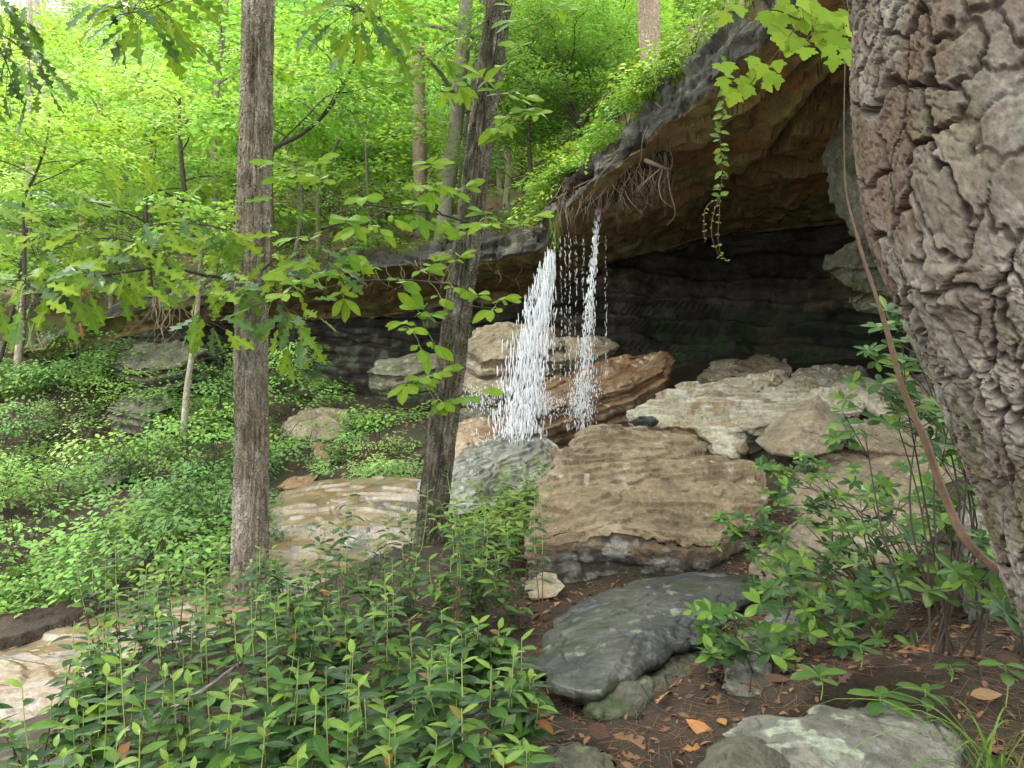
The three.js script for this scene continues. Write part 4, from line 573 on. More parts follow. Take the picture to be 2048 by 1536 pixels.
const BT = { grey: barkTone(0.3, 0.27, 0.23), pale: barkTone(0.48, 0.43, 0.34), dark: barkTone(0.1, 0.085, 0.065), tan: barkTone(0.5, 0.37, 0.22), pine: barkTone(0.38, 0.285, 0.225) };
function tree(name, label, group, path, r0, r1, o = {}) { // path: world points from the ground up
  const { bark = 'grey', limbs = 9, reach = 2.2, from = 0.35, spray = 'broad', tint = 'mid', per = 14, rise = 0.25, sc = 1, size = 10, radial = 8 } = o, base = path[0].clone(), loc = path.map((p) => p.clone().sub(base)), t = thing(name, label, 'tree', base, group);
  const cv = new THREE.CatmullRomCurve3(loc); mesh('trunk', tube(loc, r0, r1, radial, 26, 0.12), BT[bark], t);
  const list = [];
  for (let i = 0; i < limbs; i++) {
    const f = lerp(from, 1, (i + rnd() * 0.8) / limbs), c = cv.getPoint(Math.min(1, f)), a = i * 2.4 + rr(-0.5, 0.5), len = reach * rr(0.6, 1.15) * (1.15 - 0.5 * f), up = rise * rr(0.4, 1.7), pts = [c, c.clone().add(V(Math.cos(a) * len * 0.4, len * up * 0.6, Math.sin(a) * len * 0.4)), c.clone().add(V(Math.cos(a + 0.2) * len * 0.75, len * up * 0.95, Math.sin(a + 0.2) * len * 0.75)), c.clone().add(V(Math.cos(a + 0.1) * len, len * up, Math.sin(a + 0.1) * len))], lc = new THREE.CatmullRomCurve3(pts);
    mesh('limb', tube(pts, Math.max(0.008, lerp(r0, r1, f) * 0.42), 0.006, 5, 7), BT[bark === 'pine' || bark === 'tan' ? 'grey' : bark], t);
    for (let k = 0; k < per; k++) { const g = rr(0.2, 1.08), p = lc.getPoint(Math.min(1, g)).add(V(rr(-0.45, 0.45), rr(-0.22, 0.3), rr(-0.45, 0.45)).multiplyScalar(sc)); list.push([p, Math.PI / 2 - a + rr(-1.2, 1.2), rr(-0.25, 0.35), rr(-0.3, 0.3), sc * rr(0.75, 1.3)]); }
  }
  if (list.length) leaves(t, 'crown', spray, tint, list); return t;
}
const up = (px, py, d, ...more) => [[px, py, d], ...more].map((q) => P(...q));
const hp = (px, d, ...more) => { const a = P(px, 0, d), y = hillAt(a.x, a.z) - 0.15; return [V(a.x, y, a.z), ...more.map(([qx, qy, qd]) => P(qx, qy, qd ?? d))]; }; // from the hillside at that column up through the given points
{ // crowns of the trees we stand among, above the frame
  const over = (name, n, cx, cz, r, y0, y1, tint, sc) => { const t = scene.getObjectByName(name), list = []; for (let i = 0; i < n; i++) { const a = rr(0, 6.28), q = Math.sqrt(rnd()) * r; list.push([V(cx + Math.cos(a) * q, rr(y0, y1), cz + Math.sin(a) * q).sub(t.position), rr(0, 6.28), rr(-0.3, 0.3), rr(-0.3, 0.3), sc * rr(0.8, 1.3)]); } leaves(t, 'crown', 'broad', tint, list);
    for (let i = 0; i < 7; i++) { const a = i * 0.9 + rr(-0.2, 0.2), c = V(cx, y0 - 0.5, cz).sub(t.position); wood([c, c.clone().add(V(Math.cos(a) * r * 0.4, 1, Math.sin(a) * r * 0.4)), c.clone().add(V(Math.cos(a) * r * 0.85, 1.6, Math.sin(a) * r * 0.85))], 0.05, 0.012, t, 'limb', M.twig, 6); } };
  over('big_tree', 340, 0.7, 0.2, 5.2, 5.6, 9, 'deep', 1.6); over('oak_tree', 40, -2.3, -5.2, 3.0, 8, 11.5, 'mid', 1.6); over('hickory_tree', 26, 0.3, -6.0, 2.6, 8, 11.5, 'mid', 1.5); over('oak_tree_001', 110, -5, -4, 3.6, 6.5, 10, 'deep', 1.6);
}
// trunks that can be told apart
tree('pine_tree', 'pinkish plated pine trunk standing on the roof of the shelter', null, hp(1308, 9.7, [1305, 150], [1298, 40], [1292, -120], [1285, -700]), 0.155, 0.11, { bark: 'pine', limbs: 5, from: 0.75, per: 8, spray: 'narrow', tint: 'deep' });
tree('pine_tree', 'pale plated pine trunk among leaves, left of the leaning trunk top', null, hp(846, 14.2, [840, 330], [836, 100], [832, -50], [828, -500]), 0.14, 0.12, { bark: 'pine', limbs: 4, from: 0.8, per: 8, spray: 'narrow', tint: 'deep' });
tree('beech_tree', 'smooth grey trunk just behind and left of the leaning trunk', null, hp(878, 13.1, [890, 420], [912, 240], [925, 100], [945, -200]), 0.14, 0.12, { bark: 'grey', limbs: 8, from: 0.5, reach: 2.6, tint: 'yellow' });
tree('beech_tree', 'grey-brown trunk half hidden directly behind the leaning trunk', null, hp(925, 13.3, [935, 330], [955, 160], [968, 30], [985, -300]), 0.14, 0.1, { bark: 'grey', limbs: 7, from: 0.55, reach: 2.4, tint: 'mid' });
tree('birch_tree', 'slim pale winding tree at the upper left edge', null, hp(72, 22, [84, 420], [86, 200], [78, 60], [68, -60], [60, -300]), 0.14, 0.06, { bark: 'pale', limbs: 6, from: 0.55, reach: 2, tint: 'pale', spray: 'small' });
tree('snag', 'crooked tan leafless snag near the upper left', null, hp(165, 19, [170, 330], [185, 250], [212, 180], [218, 120], [240, 68]), 0.11, 0.03, { bark: 'tan', limbs: 4, from: 0.7, per: 0, reach: 0.9, rise: 0.9 });
tree('ash_tree', 'slender forked grey tree left of the straight oak trunk', null, hp(428, 15, [428, 360], [430, 220], [440, 120], [452, 0], [460, -200]), 0.075, 0.05, { bark: 'grey', limbs: 8, from: 0.45, reach: 1.8, tint: 'yellow', rise: 0.6 });
tree('dogwood', 'small dark tree with long arching limb right of the straight oak trunk', null, hp(543, 11.5, [541, 330], [545, 300], [600, 270], [660, 215], [705, 130], [718, 80]), 0.05, 0.02, { bark: 'dark', limbs: 10, from: 0.35, reach: 1.3, per: 12, tint: 'mid', rise: 0.4, sc: 0.8 });
tree('dogwood', 'small dark tree forking into a Y at the left edge', null, up(47, 640, 11, [49, 500, 11], [48, 400, 11], [70, 350, 11], [92, 290, 11], [100, 230, 11]), 0.035, 0.012, { bark: 'dark', limbs: 8, from: 0.5, reach: 1.3, per: 11, tint: 'yellow', sc: 0.8 });
tree('maple_tree', 'slim pale trunk rising from brown leaf litter at the left edge', null, up(32, 770, 15, [40, 680, 15], [50, 590, 15], [55, 450, 15], [60, 250, 15], [60, 0, 15]), 0.085, 0.05, { bark: 'pale', limbs: 8, from: 0.5, reach: 2, tint: 'yellow' });
tree('maple_tree', 'thin leaning stem at the far left edge beside the pale trunk', null, up(-5, 735, 13.5, [15, 660, 13.5], [33, 590, 13.5], [50, 480, 13.5], [70, 330, 13.5]), 0.045, 0.02, { bark: 'dark', limbs: 6, from: 0.5, reach: 1.2, per: 9, tint: 'mid' });
tree('sapling', 'slim mossy sapling growing on the slope left of the straight oak trunk', null, up(366, 880, 10.2, [375, 770, 10.2], [388, 680, 10.2], [398, 570, 10.2], [402, 450, 10.2]), 0.05, 0.025, { bark: 'pale', limbs: 4, from: 0.85, reach: 0.8, per: 8, tint: 'mid', sc: 0.7 });
tree('rhododendron', 'dark crooked evergreen tree with narrow leaves above the shelter rim', null, hp(1166, 12.2, [1164, 270], [1158, 240], [1140, 205], [1120, 150], [1110, 80]), 0.07, 0.03, { bark: 'dark', limbs: 16, from: 0.15, reach: 1.5, per: 22, spray: 'narrow', tint: 'deep', rise: 0.5, sc: 0.8 });
tree('rhododendron', 'evergreen bush with narrow leaves between leaning trunk and shelter rim', null, hp(1060, 12.8, [1062, 380], [1058, 250], [1070, 120], [1065, 60]), 0.05, 0.02, { bark: 'dark', limbs: 14, from: 0.12, reach: 1.2, per: 22, spray: 'narrow', tint: 'deep', rise: 0.4, sc: 0.8 });
tree('rhododendron', 'evergreen bush with narrow leaves left of the pine on the shelter roof', null, hp(1235, 13.2, [1235, 170], [1240, 80], [1232, 10]), 0.05, 0.02, { bark: 'dark', limbs: 14, from: 0.12, reach: 1.2, per: 20, spray: 'narrow', tint: 'mid', rise: 0.4, sc: 0.8 });
// the wood behind: understory in layers up the hill
{
  const kinds = [['understory_tree', 'slender understory tree in the bright green wood behind the cliff', 'understory trees of the hillside wood'], ['woodland_tree', 'taller woodland tree standing far up the hillside', 'tall trees far up the hillside']];
  const rowsB = [[13.8, 14, 2.6, 4.5], [17, 14, 3.2, 5.5], [21, 14, 4, 7], [26, 14, 5, 8], [33, 14, 6, 10], [42, 14, 7, 12], [54, 14, 8, 13], [68, 10, 8, 12]];
  rowsB.forEach(([d, n, h0, h1], k) => {
    for (let i = 0; i < n; i++) {
      const px = lerp(-220, d < 15 ? 1060 : 1640, (i + rr(0.1, 0.9)) / n), dd = d * rr(0.93, 1.07), a = P(px, 0, dd); if (d < 15 && px > 430 && px < 560) continue;
      if (px < 240 && d < 15) continue; if (d < 15 && px > 770) continue;
      const b = V(a.x, hillAt(a.x, a.z) - 0.1, a.z), h = rr(h0, h1), [nm, lb, gp] = kinds[k > 4 ? 1 : 0];
      tree(nm, lb, gp, [b, b.clone().add(V(rr(-0.2, 0.2), h * 0.4, rr(-0.2, 0.2))), b.clone().add(V(rr(-0.5, 0.5), h * 0.75, 0)), b.clone().add(V(rr(-0.7, 0.7), h, 0))], rr(0.04, 0.07) * (1 + k * 0.35), 0.02, { bark: pick(['grey', 'dark', 'grey', 'pale']), limbs: 8 + k * 2, from: 0.15, reach: 1.5 + h * 0.17, per: 10 + k * 2, tint: pick(['yellow', 'mid', 'pale', 'pale', 'mid', 'blue']), spray: pick(['broad', 'small', 'broad']), sc: 1 + k * 0.13, rise: 0.18, radial: 6 });
    }
  });
}
function shrub(name, label, group, base, h, w, o = {}) { // stems and a mass of small leaves
  const { spray = 'shrub', tint = 'mid', n = 60, stems = 4, sc = 1 } = o, t = thing(name, label, 'shrub', base, group), list = [];
  for (let i = 0; i < stems; i++) { const a = rr(0, 6.28), q = rr(0.3, 0.8) * w; mesh('stem', tube([V(0, -0.1, 0), V(Math.cos(a) * q * 0.4, h * 0.5, Math.sin(a) * q * 0.4), V(Math.cos(a) * q, h * 0.92, Math.sin(a) * q)], 0.009, 0.003, 4, 5), M.twig, t); }
  for (let i = 0; i < n; i++) { const a = rr(0, 6.28), q = Math.sqrt(rnd()) * w, y = h * (0.25 + 0.75 * rnd()) * (1 - 0.35 * (q / w) ** 2); list.push([V(Math.cos(a) * q, y, Math.sin(a) * q), Math.PI / 2 - a + rr(-0.9, 0.9), rr(-0.1, 0.5), rr(-0.4, 0.4), sc * rr(0.7, 1.25)]); }
  leaves(t, 'foliage', spray, tint, list, LM.foliage); return t;
}
{ // slope left of the straight trunk
  let made = 0;
  for (let i = 0; i < 400 && made < 52; i++) {
    const d = rr(7.2, 15.5), px = rr(-120, d > 9 ? 480 : 330), a = P(px, 0, d), y = low(a.x, a.z), py = 768 - (y - 1.6) / d * F; if (py > 1240 || py < 660 || (py > 1150 && px > 170)) continue;
    made++; shrub('slope_shrub', 'loose shrub with small oval leaves on the rocky slope left of the straight oak trunk', 'shrubs on the left slope', V(a.x, y, a.z), rr(0.4, 1.25), rr(0.35, 0.75), { tint: pick(['slope', 'dusk', 'dew', 'dusk', 'slope']), n: Math.floor(rr(16, 36)), sc: rr(0.85, 1.2) });
  }
  for (const [px, d] of [[330, 7.5], [400, 8], [445, 8.6], [240, 6.9], [300, 6.5], [430, 7.0], [360, 6.8], [40, 7.1], [110, 6.9], [-30, 6.6], [60, 14], [130, 13.5], [20, 12.5], [180, 14.5]]) { const a = P(px, 0, d); shrub('slope_shrub', 'x', 'shrubs on the left slope', onLow(a.x, a.z), rr(0.5, 0.9), rr(0.45, 0.7), { tint: pick(['slope', 'dusk']), n: 38 }); }
  for (const [px, py, d, h, w, tn] of [[560, 720, 12.4, 1.0, 0.7, 'slope'], [540, 640, 12.6, 0.9, 0.6, 'dew'], [580, 790, 11.8, 0.7, 0.7, 'slope'], [560, 880, 10.6, 0.6, 0.6, 'slope'], [610, 905, 10.2, 0.6, 0.6, 'dusk'], [720, 840, 11.4, 0.5, 0.6, 'slope'], [770, 850, 11.2, 0.5, 0.6, 'dusk'], [800, 840, 11.3, 0.45, 0.5, 'slope'], [440, 760, 12.2, 1.0, 0.7, 'dusk'], [430, 860, 11, 0.8, 0.7, 'slope']]) { const a = P(px, py, d); shrub('ledge_shrub', 'leafy shrub growing against the dark rock under the low ledge', 'shrubs under the low ledge', V(a.x, Math.min(a.y, low(a.x, a.z) + 0.9) - 0.25, a.z), h, w, { tint: tn, n: 46 }); }
  for (const [px, d] of [[730, 9.7], [790, 9.5], [835, 9.4], [760, 10.3]]) { const a = P(px, 0, d); shrub('moss_plant', 'low fine-leaved bright green plant above the wet slope', 'low plants above the wet slope', V(a.x, low(a.x, a.z) - 0.03, a.z), 0.22, 0.5, { spray: 'fern', tint: 'dew', n: 30, stems: 2 }); }
}
{ // the edge of the shelter roof: small yellow-green plants and grass
  for (let i = 0; i < 64; i++) {
    const t = i < 26 ? rr(8.2, 11) : i < 44 ? rr(11, 15) : rr(3.2, 8.4), s = station(t), q = s.T.clone().addScaledVector(s.inw, rr(0.05, 0.7)); q.y = hillAt(q.x, q.z);
    shrub('rim_plant', i < 44 ? 'small yellow-green plant on the mossy rim of the shelter roof' : 'small green plant on top of the low ledge', i < 44 ? 'plants along the shelter rim' : 'plants along the low ledge', q, rr(0.18, 0.45), rr(0.2, 0.4), { tint: pick(i < 44 ? ['yellow', 'yellow', 'mid'] : ['mid', 'deep', 'yellow']), n: Math.floor(rr(9, 20)), stems: 2, spray: pick(['shrub', 'fern']) });
  }
  const bl = bladeGeo(1, 0.022, (t) => 1 - t * t, 5, 0.2, 0.5), im = new THREE.InstancedMesh(bl, LM.blade, 1500), c = new THREE.Color();
  for (let i = 0; i < 1500; i++) { const s = station(rr(8.6, 15)), q = s.T.clone().addScaledVector(s.inw, rr(-0.02, 0.6)); q.y = hillAt(q.x, q.z) - 0.02; im.setMatrixAt(i, _m.copy(basis(V(rr(-0.6, 0.6), 1, rr(-0.6, 0.6)), V(rr(-1, 1), 0.2, rr(-1, 1)))).scale(V(1, 1, 1).multiplyScalar(rr(0.1, 0.3))).setPosition(q)); im.setColorAt(i, c.setRGB(rr(0.8, 1.6), rr(0.8, 1.3), rr(0.5, 1))); }
  im.name = 'rim_grass'; scene.add(tag(im, 'thin yellow-green grass along the edge of the shelter roof', 'grass', null, 'stuff'));
}

// ---------------------------------------------------------------- roots, soil and vines hanging from the rim
function hang(p, len, sway = 0.1, n = 6) { const pts = [p.clone()]; let q = p.clone(), v = V(rr(-1, 1) * sway, -1, rr(-0.5, 1) * sway); for (let i = 0; i < n; i++) { v.add(V(rr(-1, 1), 0, rr(-1, 1)).multiplyScalar(sway * 2.2)); v.y = -1; q = q.clone().addScaledVector(v.clone().normalize(), len / n * rr(0.7, 1.3)); pts.push(q); } return pts; }
{
  const rt = thing('root_mat', 'tangle of bare tan roots hanging from the rim above the waterfall', 'roots', P(1220, 330, 9.6)), o = rt.position.clone();
  const R = (a) => a.map((q) => P(...q).sub(o));
  for (const [pts, r] of [[[[1140, 372, 10.1], [1175, 345, 9.8], [1215, 322, 9.45], [1262, 290, 9.1], [1300, 245, 8.7], [1320, 215, 8.5]], 0.022], [[[1118, 395, 10.2], [1150, 375, 10], [1195, 352, 9.6], [1240, 312, 9.2]], 0.014], [[[1235, 310, 9.2], [1215, 335, 9.2], [1200, 350, 9.3], [1188, 375, 9.3]], 0.01], [[[1290, 320, 9.0], [1315, 330, 8.9], [1335, 338, 8.9], [1345, 333, 9]], 0.03], [[[1320, 338, 8.9], [1290, 365, 8.9], [1272, 385, 9]], 0.012], [[[1325, 338, 8.9], [1318, 370, 8.9], [1325, 400, 8.9], [1345, 415, 8.9]], 0.011], [[[1335, 335, 8.9], [1340, 380, 8.9], [1350, 430, 8.9], [1335, 450, 9]], 0.008], [[[1300, 240, 8.7], [1285, 280, 8.7], [1282, 320, 8.8], [1270, 345, 8.9]], 0.008], [[[1310, 205, 8.5], [1330, 220, 8.4], [1345, 225, 8.4]], 0.008]]) wood(R(pts), r, r * 0.35, rt, 'root', M.root, 6);
  for (let i = 0; i < 90; i++) { const k = rnd(), p = P(lerp(1108, 1335, k), lerp(395, 300, k) + rr(-20, 45), lerp(10.2, 8.9, k)); wood(hang(p.sub(o), rr(0.15, 0.7), 0.22), rr(0.003, 0.007), 0.0012, rt, 'root', M.root, 4); }
  const lr = thing('root_mat', 'thin roots hanging in front of the left end of the low ledge', 'roots', P(330, 590, 14.2)); for (let i = 0; i < 22; i++) wood(hang(P(rr(305, 365), rr(588, 602), 14.2).sub(lr.position), rr(0.5, 1.4), 0.28), rr(0.008, 0.014), 0.003, lr, 'root', M.root, 4);
  const mr = thing('root_mat', 'fine dead twigs hanging from the low ledge left of the leaning trunk', 'roots', P(820, 540, 12.6)); for (let i = 0; i < 26; i++) wood(hang(P(rr(700, 1080), rr(515, 535), 12.3).sub(mr.position), rr(0.2, 0.8), 0.5), rr(0.005, 0.009), 0.002, mr, 'root', M.root, 4);
  const hair = tube([V(0, 0, 0), V(0.06, -0.4, 0.03), V(-0.05, -0.7, -0.04), V(0.02, -1, 0)], 0.006, 0.002, 3, 6), im = new THREE.InstancedMesh(hair, M.root, 1400), e = new THREE.Euler(), q = new THREE.Quaternion();
  for (let i = 0; i < 1400; i++) { const k = rnd(), p = P(lerp(1105, 1345, k) + rr(-6, 6), lerp(405, 330, k) + rr(-45, 40), lerp(10.3, 9.0, k) + rr(-0.1, 0.45)), s = rr(0.1, 0.34); im.setMatrixAt(i, _m.compose(p, q.setFromEuler(e.set(rr(-0.5, 0.5), rr(0, 6), rr(-0.6, 0.6))), V(s, s, s))); }
  im.name = 'root_hair'; scene.add(tag(im, 'fine brown root hairs fringing the soil under the rim', 'roots', null, 'stuff'));
  PAL.soil = [[0.05, 0.037, 0.026], [0.085, 0.06, 0.04], [0.035, 0.028, 0.02], [0.13, 0.09, 0.055]];
  block('soil_clump', 'dark overhanging clump of soil held by roots above the waterfall', 'soil', [P(1098, 400, 10.4), P(1120, 372, 10.2), P(1180, 335, 9.7), P(1260, 282, 9.2), P(1310, 240, 8.9), P(1330, 300, 9.1), P(1330, 360, 9.3), P(1270, 395, 9.8), P(1200, 412, 10.2), P(1130, 425, 10.5), P(1120, 360, 10.9), P(1320, 260, 9.8), P(1330, 370, 10.2), P(1200, 400, 11)], 'soil', { div: 5, amp: 0.09, strat: 0 });
}
{ // tuft of grass hanging at the lip beside the main stream
  const tf = thing('grass_tuft', 'hanging tuft of yellow-green grass at the lip beside the main stream', 'grass', P(1108, 425, 10.15)), b = bladeGeo(1, 0.02, (t) => 1 - t * t, 5, 0.2, 0.1); for (let i = 0; i < 60; i++) leaf(tf, b, pick([LM.tip[0], LM.blade]), V(rr(-0.08, 0.08), rr(-0.45, 0.06), rr(-0.08, 0.1)), V(rr(-0.3, 0.3), -1, rr(-0.1, 0.4)), V(0, 0.1, 1), rr(0.12, 0.3), 'blade');
}
{ // long vine in front of the ceiling
  const o = P(1446, 150, 6.3), v = thing('hanging_vine', 'long leafy vine hanging in front of the shelter ceiling, three bare tails', 'vine', o), L = (a) => a.map(([x, y]) => P(x, y, 6.3).sub(o));
  const main = L([[1452, 120], [1448, 200], [1440, 270], [1444, 330], [1440, 400]]), tails = [[[1440, 395], [1412, 415], [1408, 450], [1410, 485]], [[1440, 395], [1426, 430], [1424, 475], [1440, 515]], [[1440, 395], [1438, 440], [1436, 480], [1445, 515], [1458, 524]]].map(L);
  [main, ...tails].forEach((p) => wood(p, 0.004, 0.0018, v, 'vine_stem', LM.stem, 4));
  const lf = (c, n, s0, s1) => { const cv = new THREE.CatmullRomCurve3(c); for (let i = 0; i < n; i++) { const p = cv.getPoint(Math.min(1, (i + rr(-0.4, 0.4) + 0.4) / n)); for (const s of [-1, 1]) if (rnd() < 0.85) leaf(v, pick(G.round), pick([LM.tip[0], LM.tip[1], LM.shrub[3]]), p, V(s * rr(0.3, 1), rr(-0.7, 0.5), rr(-0.6, 0.7)), V(rr(-0.6, 0.6), rr(0.2, 0.8), 0.8), rr(s0, s1)); } };
  lf(main, 26, 0.05, 0.095); tails.forEach((c) => lf(c, 8, 0.02, 0.035));
}
{ // maple leaves against the ceiling
  const o = P(1640, -60, 3.6), v = thing('maple_branch', 'bright yellow-green maple leaves hanging at the top beside the big trunk', 'branch', o), L = (x, y, d = 3.6) => P(x, y, d).sub(o);
  const br = [[[1800, -420, 2.4], [1720, -200, 3.1], [1650, -60, 3.5], [1600, 40, 3.6], [1550, 110, 3.6], [1490, 180, 3.6]], [[1650, -60, 3.5], [1690, 20, 3.55], [1680, 90, 3.6]], [[1600, 40, 3.6], [1540, 20, 3.65], [1480, 60, 3.7], [1440, 120, 3.7]], [[1610, 20, 3.6], [1625, 60, 3.55], [1610, 80, 3.5]]].map((b) => b.map((q) => L(...q)));
  br.forEach((b, i) => wood(b, i ? 0.004 : 0.008, 0.0015, v, 'twig')); const cvs = br.map((b) => new THREE.CatmullRomCurve3(b));
  const spots = [[1525, 20], [1545, 45], [1560, 15], [1580, 60], [1590, 25], [1565, 80], [1610, 10], [1620, 45], [1605, 75], [1635, 30], [1640, 70], [1655, 50], [1665, 20], [1680, 45], [1650, 95], [1675, 85], [1690, 70], [1690, 20], [1630, 0], [1570, -10], [1600, -5], [1430, 125], [1460, 120], [1440, 150], [1505, 110], [1530, 125], [1545, 145], [1510, 140], [1560, 120], [1490, 155], [1470, 175], [1500, 170], [1480, 190], [1525, 165], [1455, 30], [1480, 10], [1550, 150]];
  for (const [x, y] of [...spots, ...spots.filter((q) => q[0] > 1515 && q[1] < 100).map(([a, b]) => [a + 14, b + 16])]) { const p = L(x + rr(-6, 6), y + rr(-6, 6), 3.6 + rr(-0.2, 0.2)), c = nearest(cvs, p); const st = wood([c, c.clone().lerp(p, 0.5).add(V(0, 0.01, 0)), p], 0.0012, 0.001, v, 'leaf_stalk', LM.stem, 3); leaf(st, pick(G.maple), pick(LM.maple), p, V(rr(-0.7, 0.7), -1, rr(-0.2, 0.5)), V(rr(-0.4, 0.4), 0.5, 1), rr(0.07, 0.1)); }
}
{ // bare woody vine leaning across the right
  const pts = [[1690, 120, 2.95], [1688, 260, 2.9], [1692, 380, 2.85], [1708, 450, 2.78], [1728, 520, 2.7], [1745, 590, 2.65], [1775, 680, 2.6], [1808, 780, 2.55], [1850, 880, 2.5], [1888, 985, 2.45], [1932, 1085, 2.4], [1990, 1142, 2.35], [2075, 1192, 2.3], [2200, 1300, 2.25]].map((q) => P(...q)), o = pts[pts.length - 1].clone();
  const vm = soilMap.clone(); vm.repeat.set(5, 1.2); const vb = soilBump.clone(); vb.repeat.set(6, 1.5); pts.forEach((p, i) => { if (i > 4) p.add(rdir(0.012)); });
  const v = thing('woody_vine', 'bare brown woody vine stem leaning across in front of the big trunk', 'vine', o); mesh('vine_stem', tube(pts.map((p) => p.clone().sub(o)), (t) => lerp(0.002, 0.0125, ss(t, 0.1, 0.75)) * (1 + 0.07 * Math.sin(t * 41) + 0.05 * Math.sin(t * 97)), 0, 10, 160, 0.22), std({ color: C(0.2, 0.125, 0.085), roughness: 0.9, map: vm, bumpMap: vb, bumpScale: 0.006 }), v);
}

// ---------------------------------------------------------------- leafy shrubs in front
const shoot = (t, path, n, s0, s1, o = {}) => { // a stem with alternate leaves, lighter towards the tip
  const { geo = G.lance, mats = LM.shrub, from = 0.3, r = 0.0035, green = 0.6 } = o, cv = new THREE.CatmullRomCurve3(path), k = 9, P1 = [], P2 = [];
  for (let i = 0; i <= k; i++) { const q = cv.getPoint(i / k); if (i / k <= green + 0.01) P1.push(q); if (i / k >= green - 0.06) P2.push(q); }
  const sm = mesh('stem', tube(P1, r, r * 0.75, 5, P1.length * 2), LM.stem, t); let sh = sm; if (P2.length > 1) sh = mesh('shoot', tube(P2, r * 0.72, r * 0.35, 5, P2.length * 2), LM.shoot, t);
  for (let i = 0; i < n; i++) {
    const f = lerp(from, 1, (i + 0.5 * rnd()) / n), p = cv.getPoint(Math.min(1, f)), a = i * 2.39996 + rr(-0.3, 0.3), e = ss(f, 0.8, 1), d = V(Math.cos(a), lerp(rr(-0.2, 0.3), 0.8, e), Math.sin(a)), m = f > 0.93 ? pick(LM.tip) : f > 0.78 && rnd() < 0.18 ? LM.tip[0] : rnd() < 0.012 ? pick(LM.old) : pick(mats);
    leaf(f > green ? sh : sm, pick(geo), m, p, d, V(rr(-0.4, 0.4), 1, rr(-0.15, 0.55)), rr(s0, s1) * 0.95 * (1 - 0.4 * e));
  }
};
{
  const rowsF = [[4.7, 230, 1010, 88, [1030, 1130], 0.075, 0.1], [4.0, 190, 1060, 84, [1050, 1170], 0.08, 0.11], [3.3, 90, 1080, 84, [1120, 1240], 0.08, 0.115], [2.65, 0, 1120, 96, [1220, 1330], 0.085, 0.12], [2.1, -20, 1130, 120, [1320, 1430], 0.085, 0.12], [1.7, -20, 1000, 180, [1410, 1490], 0.085, 0.115]];
  for (const [d, x0, x1, st, [y0, y1], s0, s1] of rowsF) for (let px = x0; px <= x1; px += st) {
    const dd = d * rr(0.94, 1.06), top = rr(y0, y1) + (px < 260 ? (260 - px) * 0.6 : 0) + (px > 1000 ? (px - 1000) * 0.6 : 0) - (d > 3.8 && px > 830 ? 80 : 0), a = P(px + rr(-30, 30), top, dd), gy = low(a.x, a.z), h = Math.max(0.35, a.y - gy), t = thing('evergreen_shrub', 'glossy lance-leaved evergreen shrub in the thicket filling the lower left', 'shrub', V(a.x, gy - 0.03, a.z), 'thicket at the lower left');
    const ns = Math.floor(rr(5, 8));
    for (let i = 0; i < ns; i++) { const an = rr(0, 6.28), q = rr(0.05, 0.3) * Math.min(1, h), hh = h * rr(0.55, 1.02); shoot(t, [V(0, -0.06, 0), V(Math.cos(an) * q * 0.5, hh * 0.4, Math.sin(an) * q * 0.5), V(Math.cos(an) * q * 0.9, hh * 0.75, Math.sin(an) * q * 0.9), V(Math.cos(an) * q, hh, Math.sin(an) * q)], Math.floor(rr(17, 26)), s0, s1, { from: 0.1, green: rr(0.45, 0.8) }); }
  }
  for (const [px, py, d, lb] of [[700, 905, 3.9, 'tall yellow-green shoot rising above the thicket, left of the leaning trunk'], [905, 935, 3.8, 'tall pale shoot beside the foot of the leaning trunk'], [1085, 905, 4.2, 'tall thin leafy shoot at the left edge of the big boulder'], [590, 1140, 3.3, 'upright pale shoot in front of the straight oak trunk base']]) { const a = P(px, py, d), gy = low(a.x, a.z), h = a.y - gy, t = thing('tall_shoot', lb, 'shrub', V(a.x, gy - 0.03, a.z)); for (let i = 0; i < 2; i++) shoot(t, [V(0, -0.05, 0), V(rr(-0.05, 0.05), h * 0.5, 0), V(rr(-0.08, 0.08), h * (1 - i * 0.15), rr(-0.05, 0.05))], 18, 0.07, 0.1, { from: 0.3, green: 0.5 }); }
  // brighter plants between boulder and falling water
  for (const [px, py, d] of [[1110, 862, 6.7], [1150, 850, 6.6], [1075, 900, 6.5], [1000, 945, 6.2], [1045, 920, 6.3], [950, 960, 6.0], [1010, 980, 5.7], [955, 1000, 5.5], [1040, 995, 5.4], [985, 915, 6.6], [925, 1000, 5.8], [1070, 960, 5.7]]) { const a = P(px, py, d), gy = low(a.x, a.z), h = Math.max(0.3, a.y - gy), t = thing('bright_shrub', 'bright drooping-leaved shrub between the big boulder and the leaning trunk', 'shrub', V(a.x, gy - 0.03, a.z), 'bright shrubs left of the big boulder'); for (let i = 0; i < 5; i++) { const an = rr(0, 6.28), q = rr(0.1, 0.3); shoot(t, [V(0, -0.05, 0), V(Math.cos(an) * q * 0.5, h * 0.5, Math.sin(an) * q * 0.5), V(Math.cos(an) * q, h * rr(0.75, 1), Math.sin(an) * q)], 15, 0.09, 0.13, { geo: [G.lance[1], G.lance[0]], mats: [LM.shrub[3], LM.tip[0], LM.tip[1]], from: 0.3, green: 0.5 }); } }
}
{ const o = P(250, 1470, 2.9), st = thing('fallen_stick', 'long bare grey-brown stick leaning through the lower-left thicket', 'stick', o); mesh('stick', tube([[190, 1500, 2.8], [300, 1440, 2.95], [400, 1385, 3.1], [490, 1320, 3.3], [560, 1285, 3.5]].map((q) => P(...q).sub(o)), 0.012, 0.006, 7, 24, 0.15), BT.grey, st); }
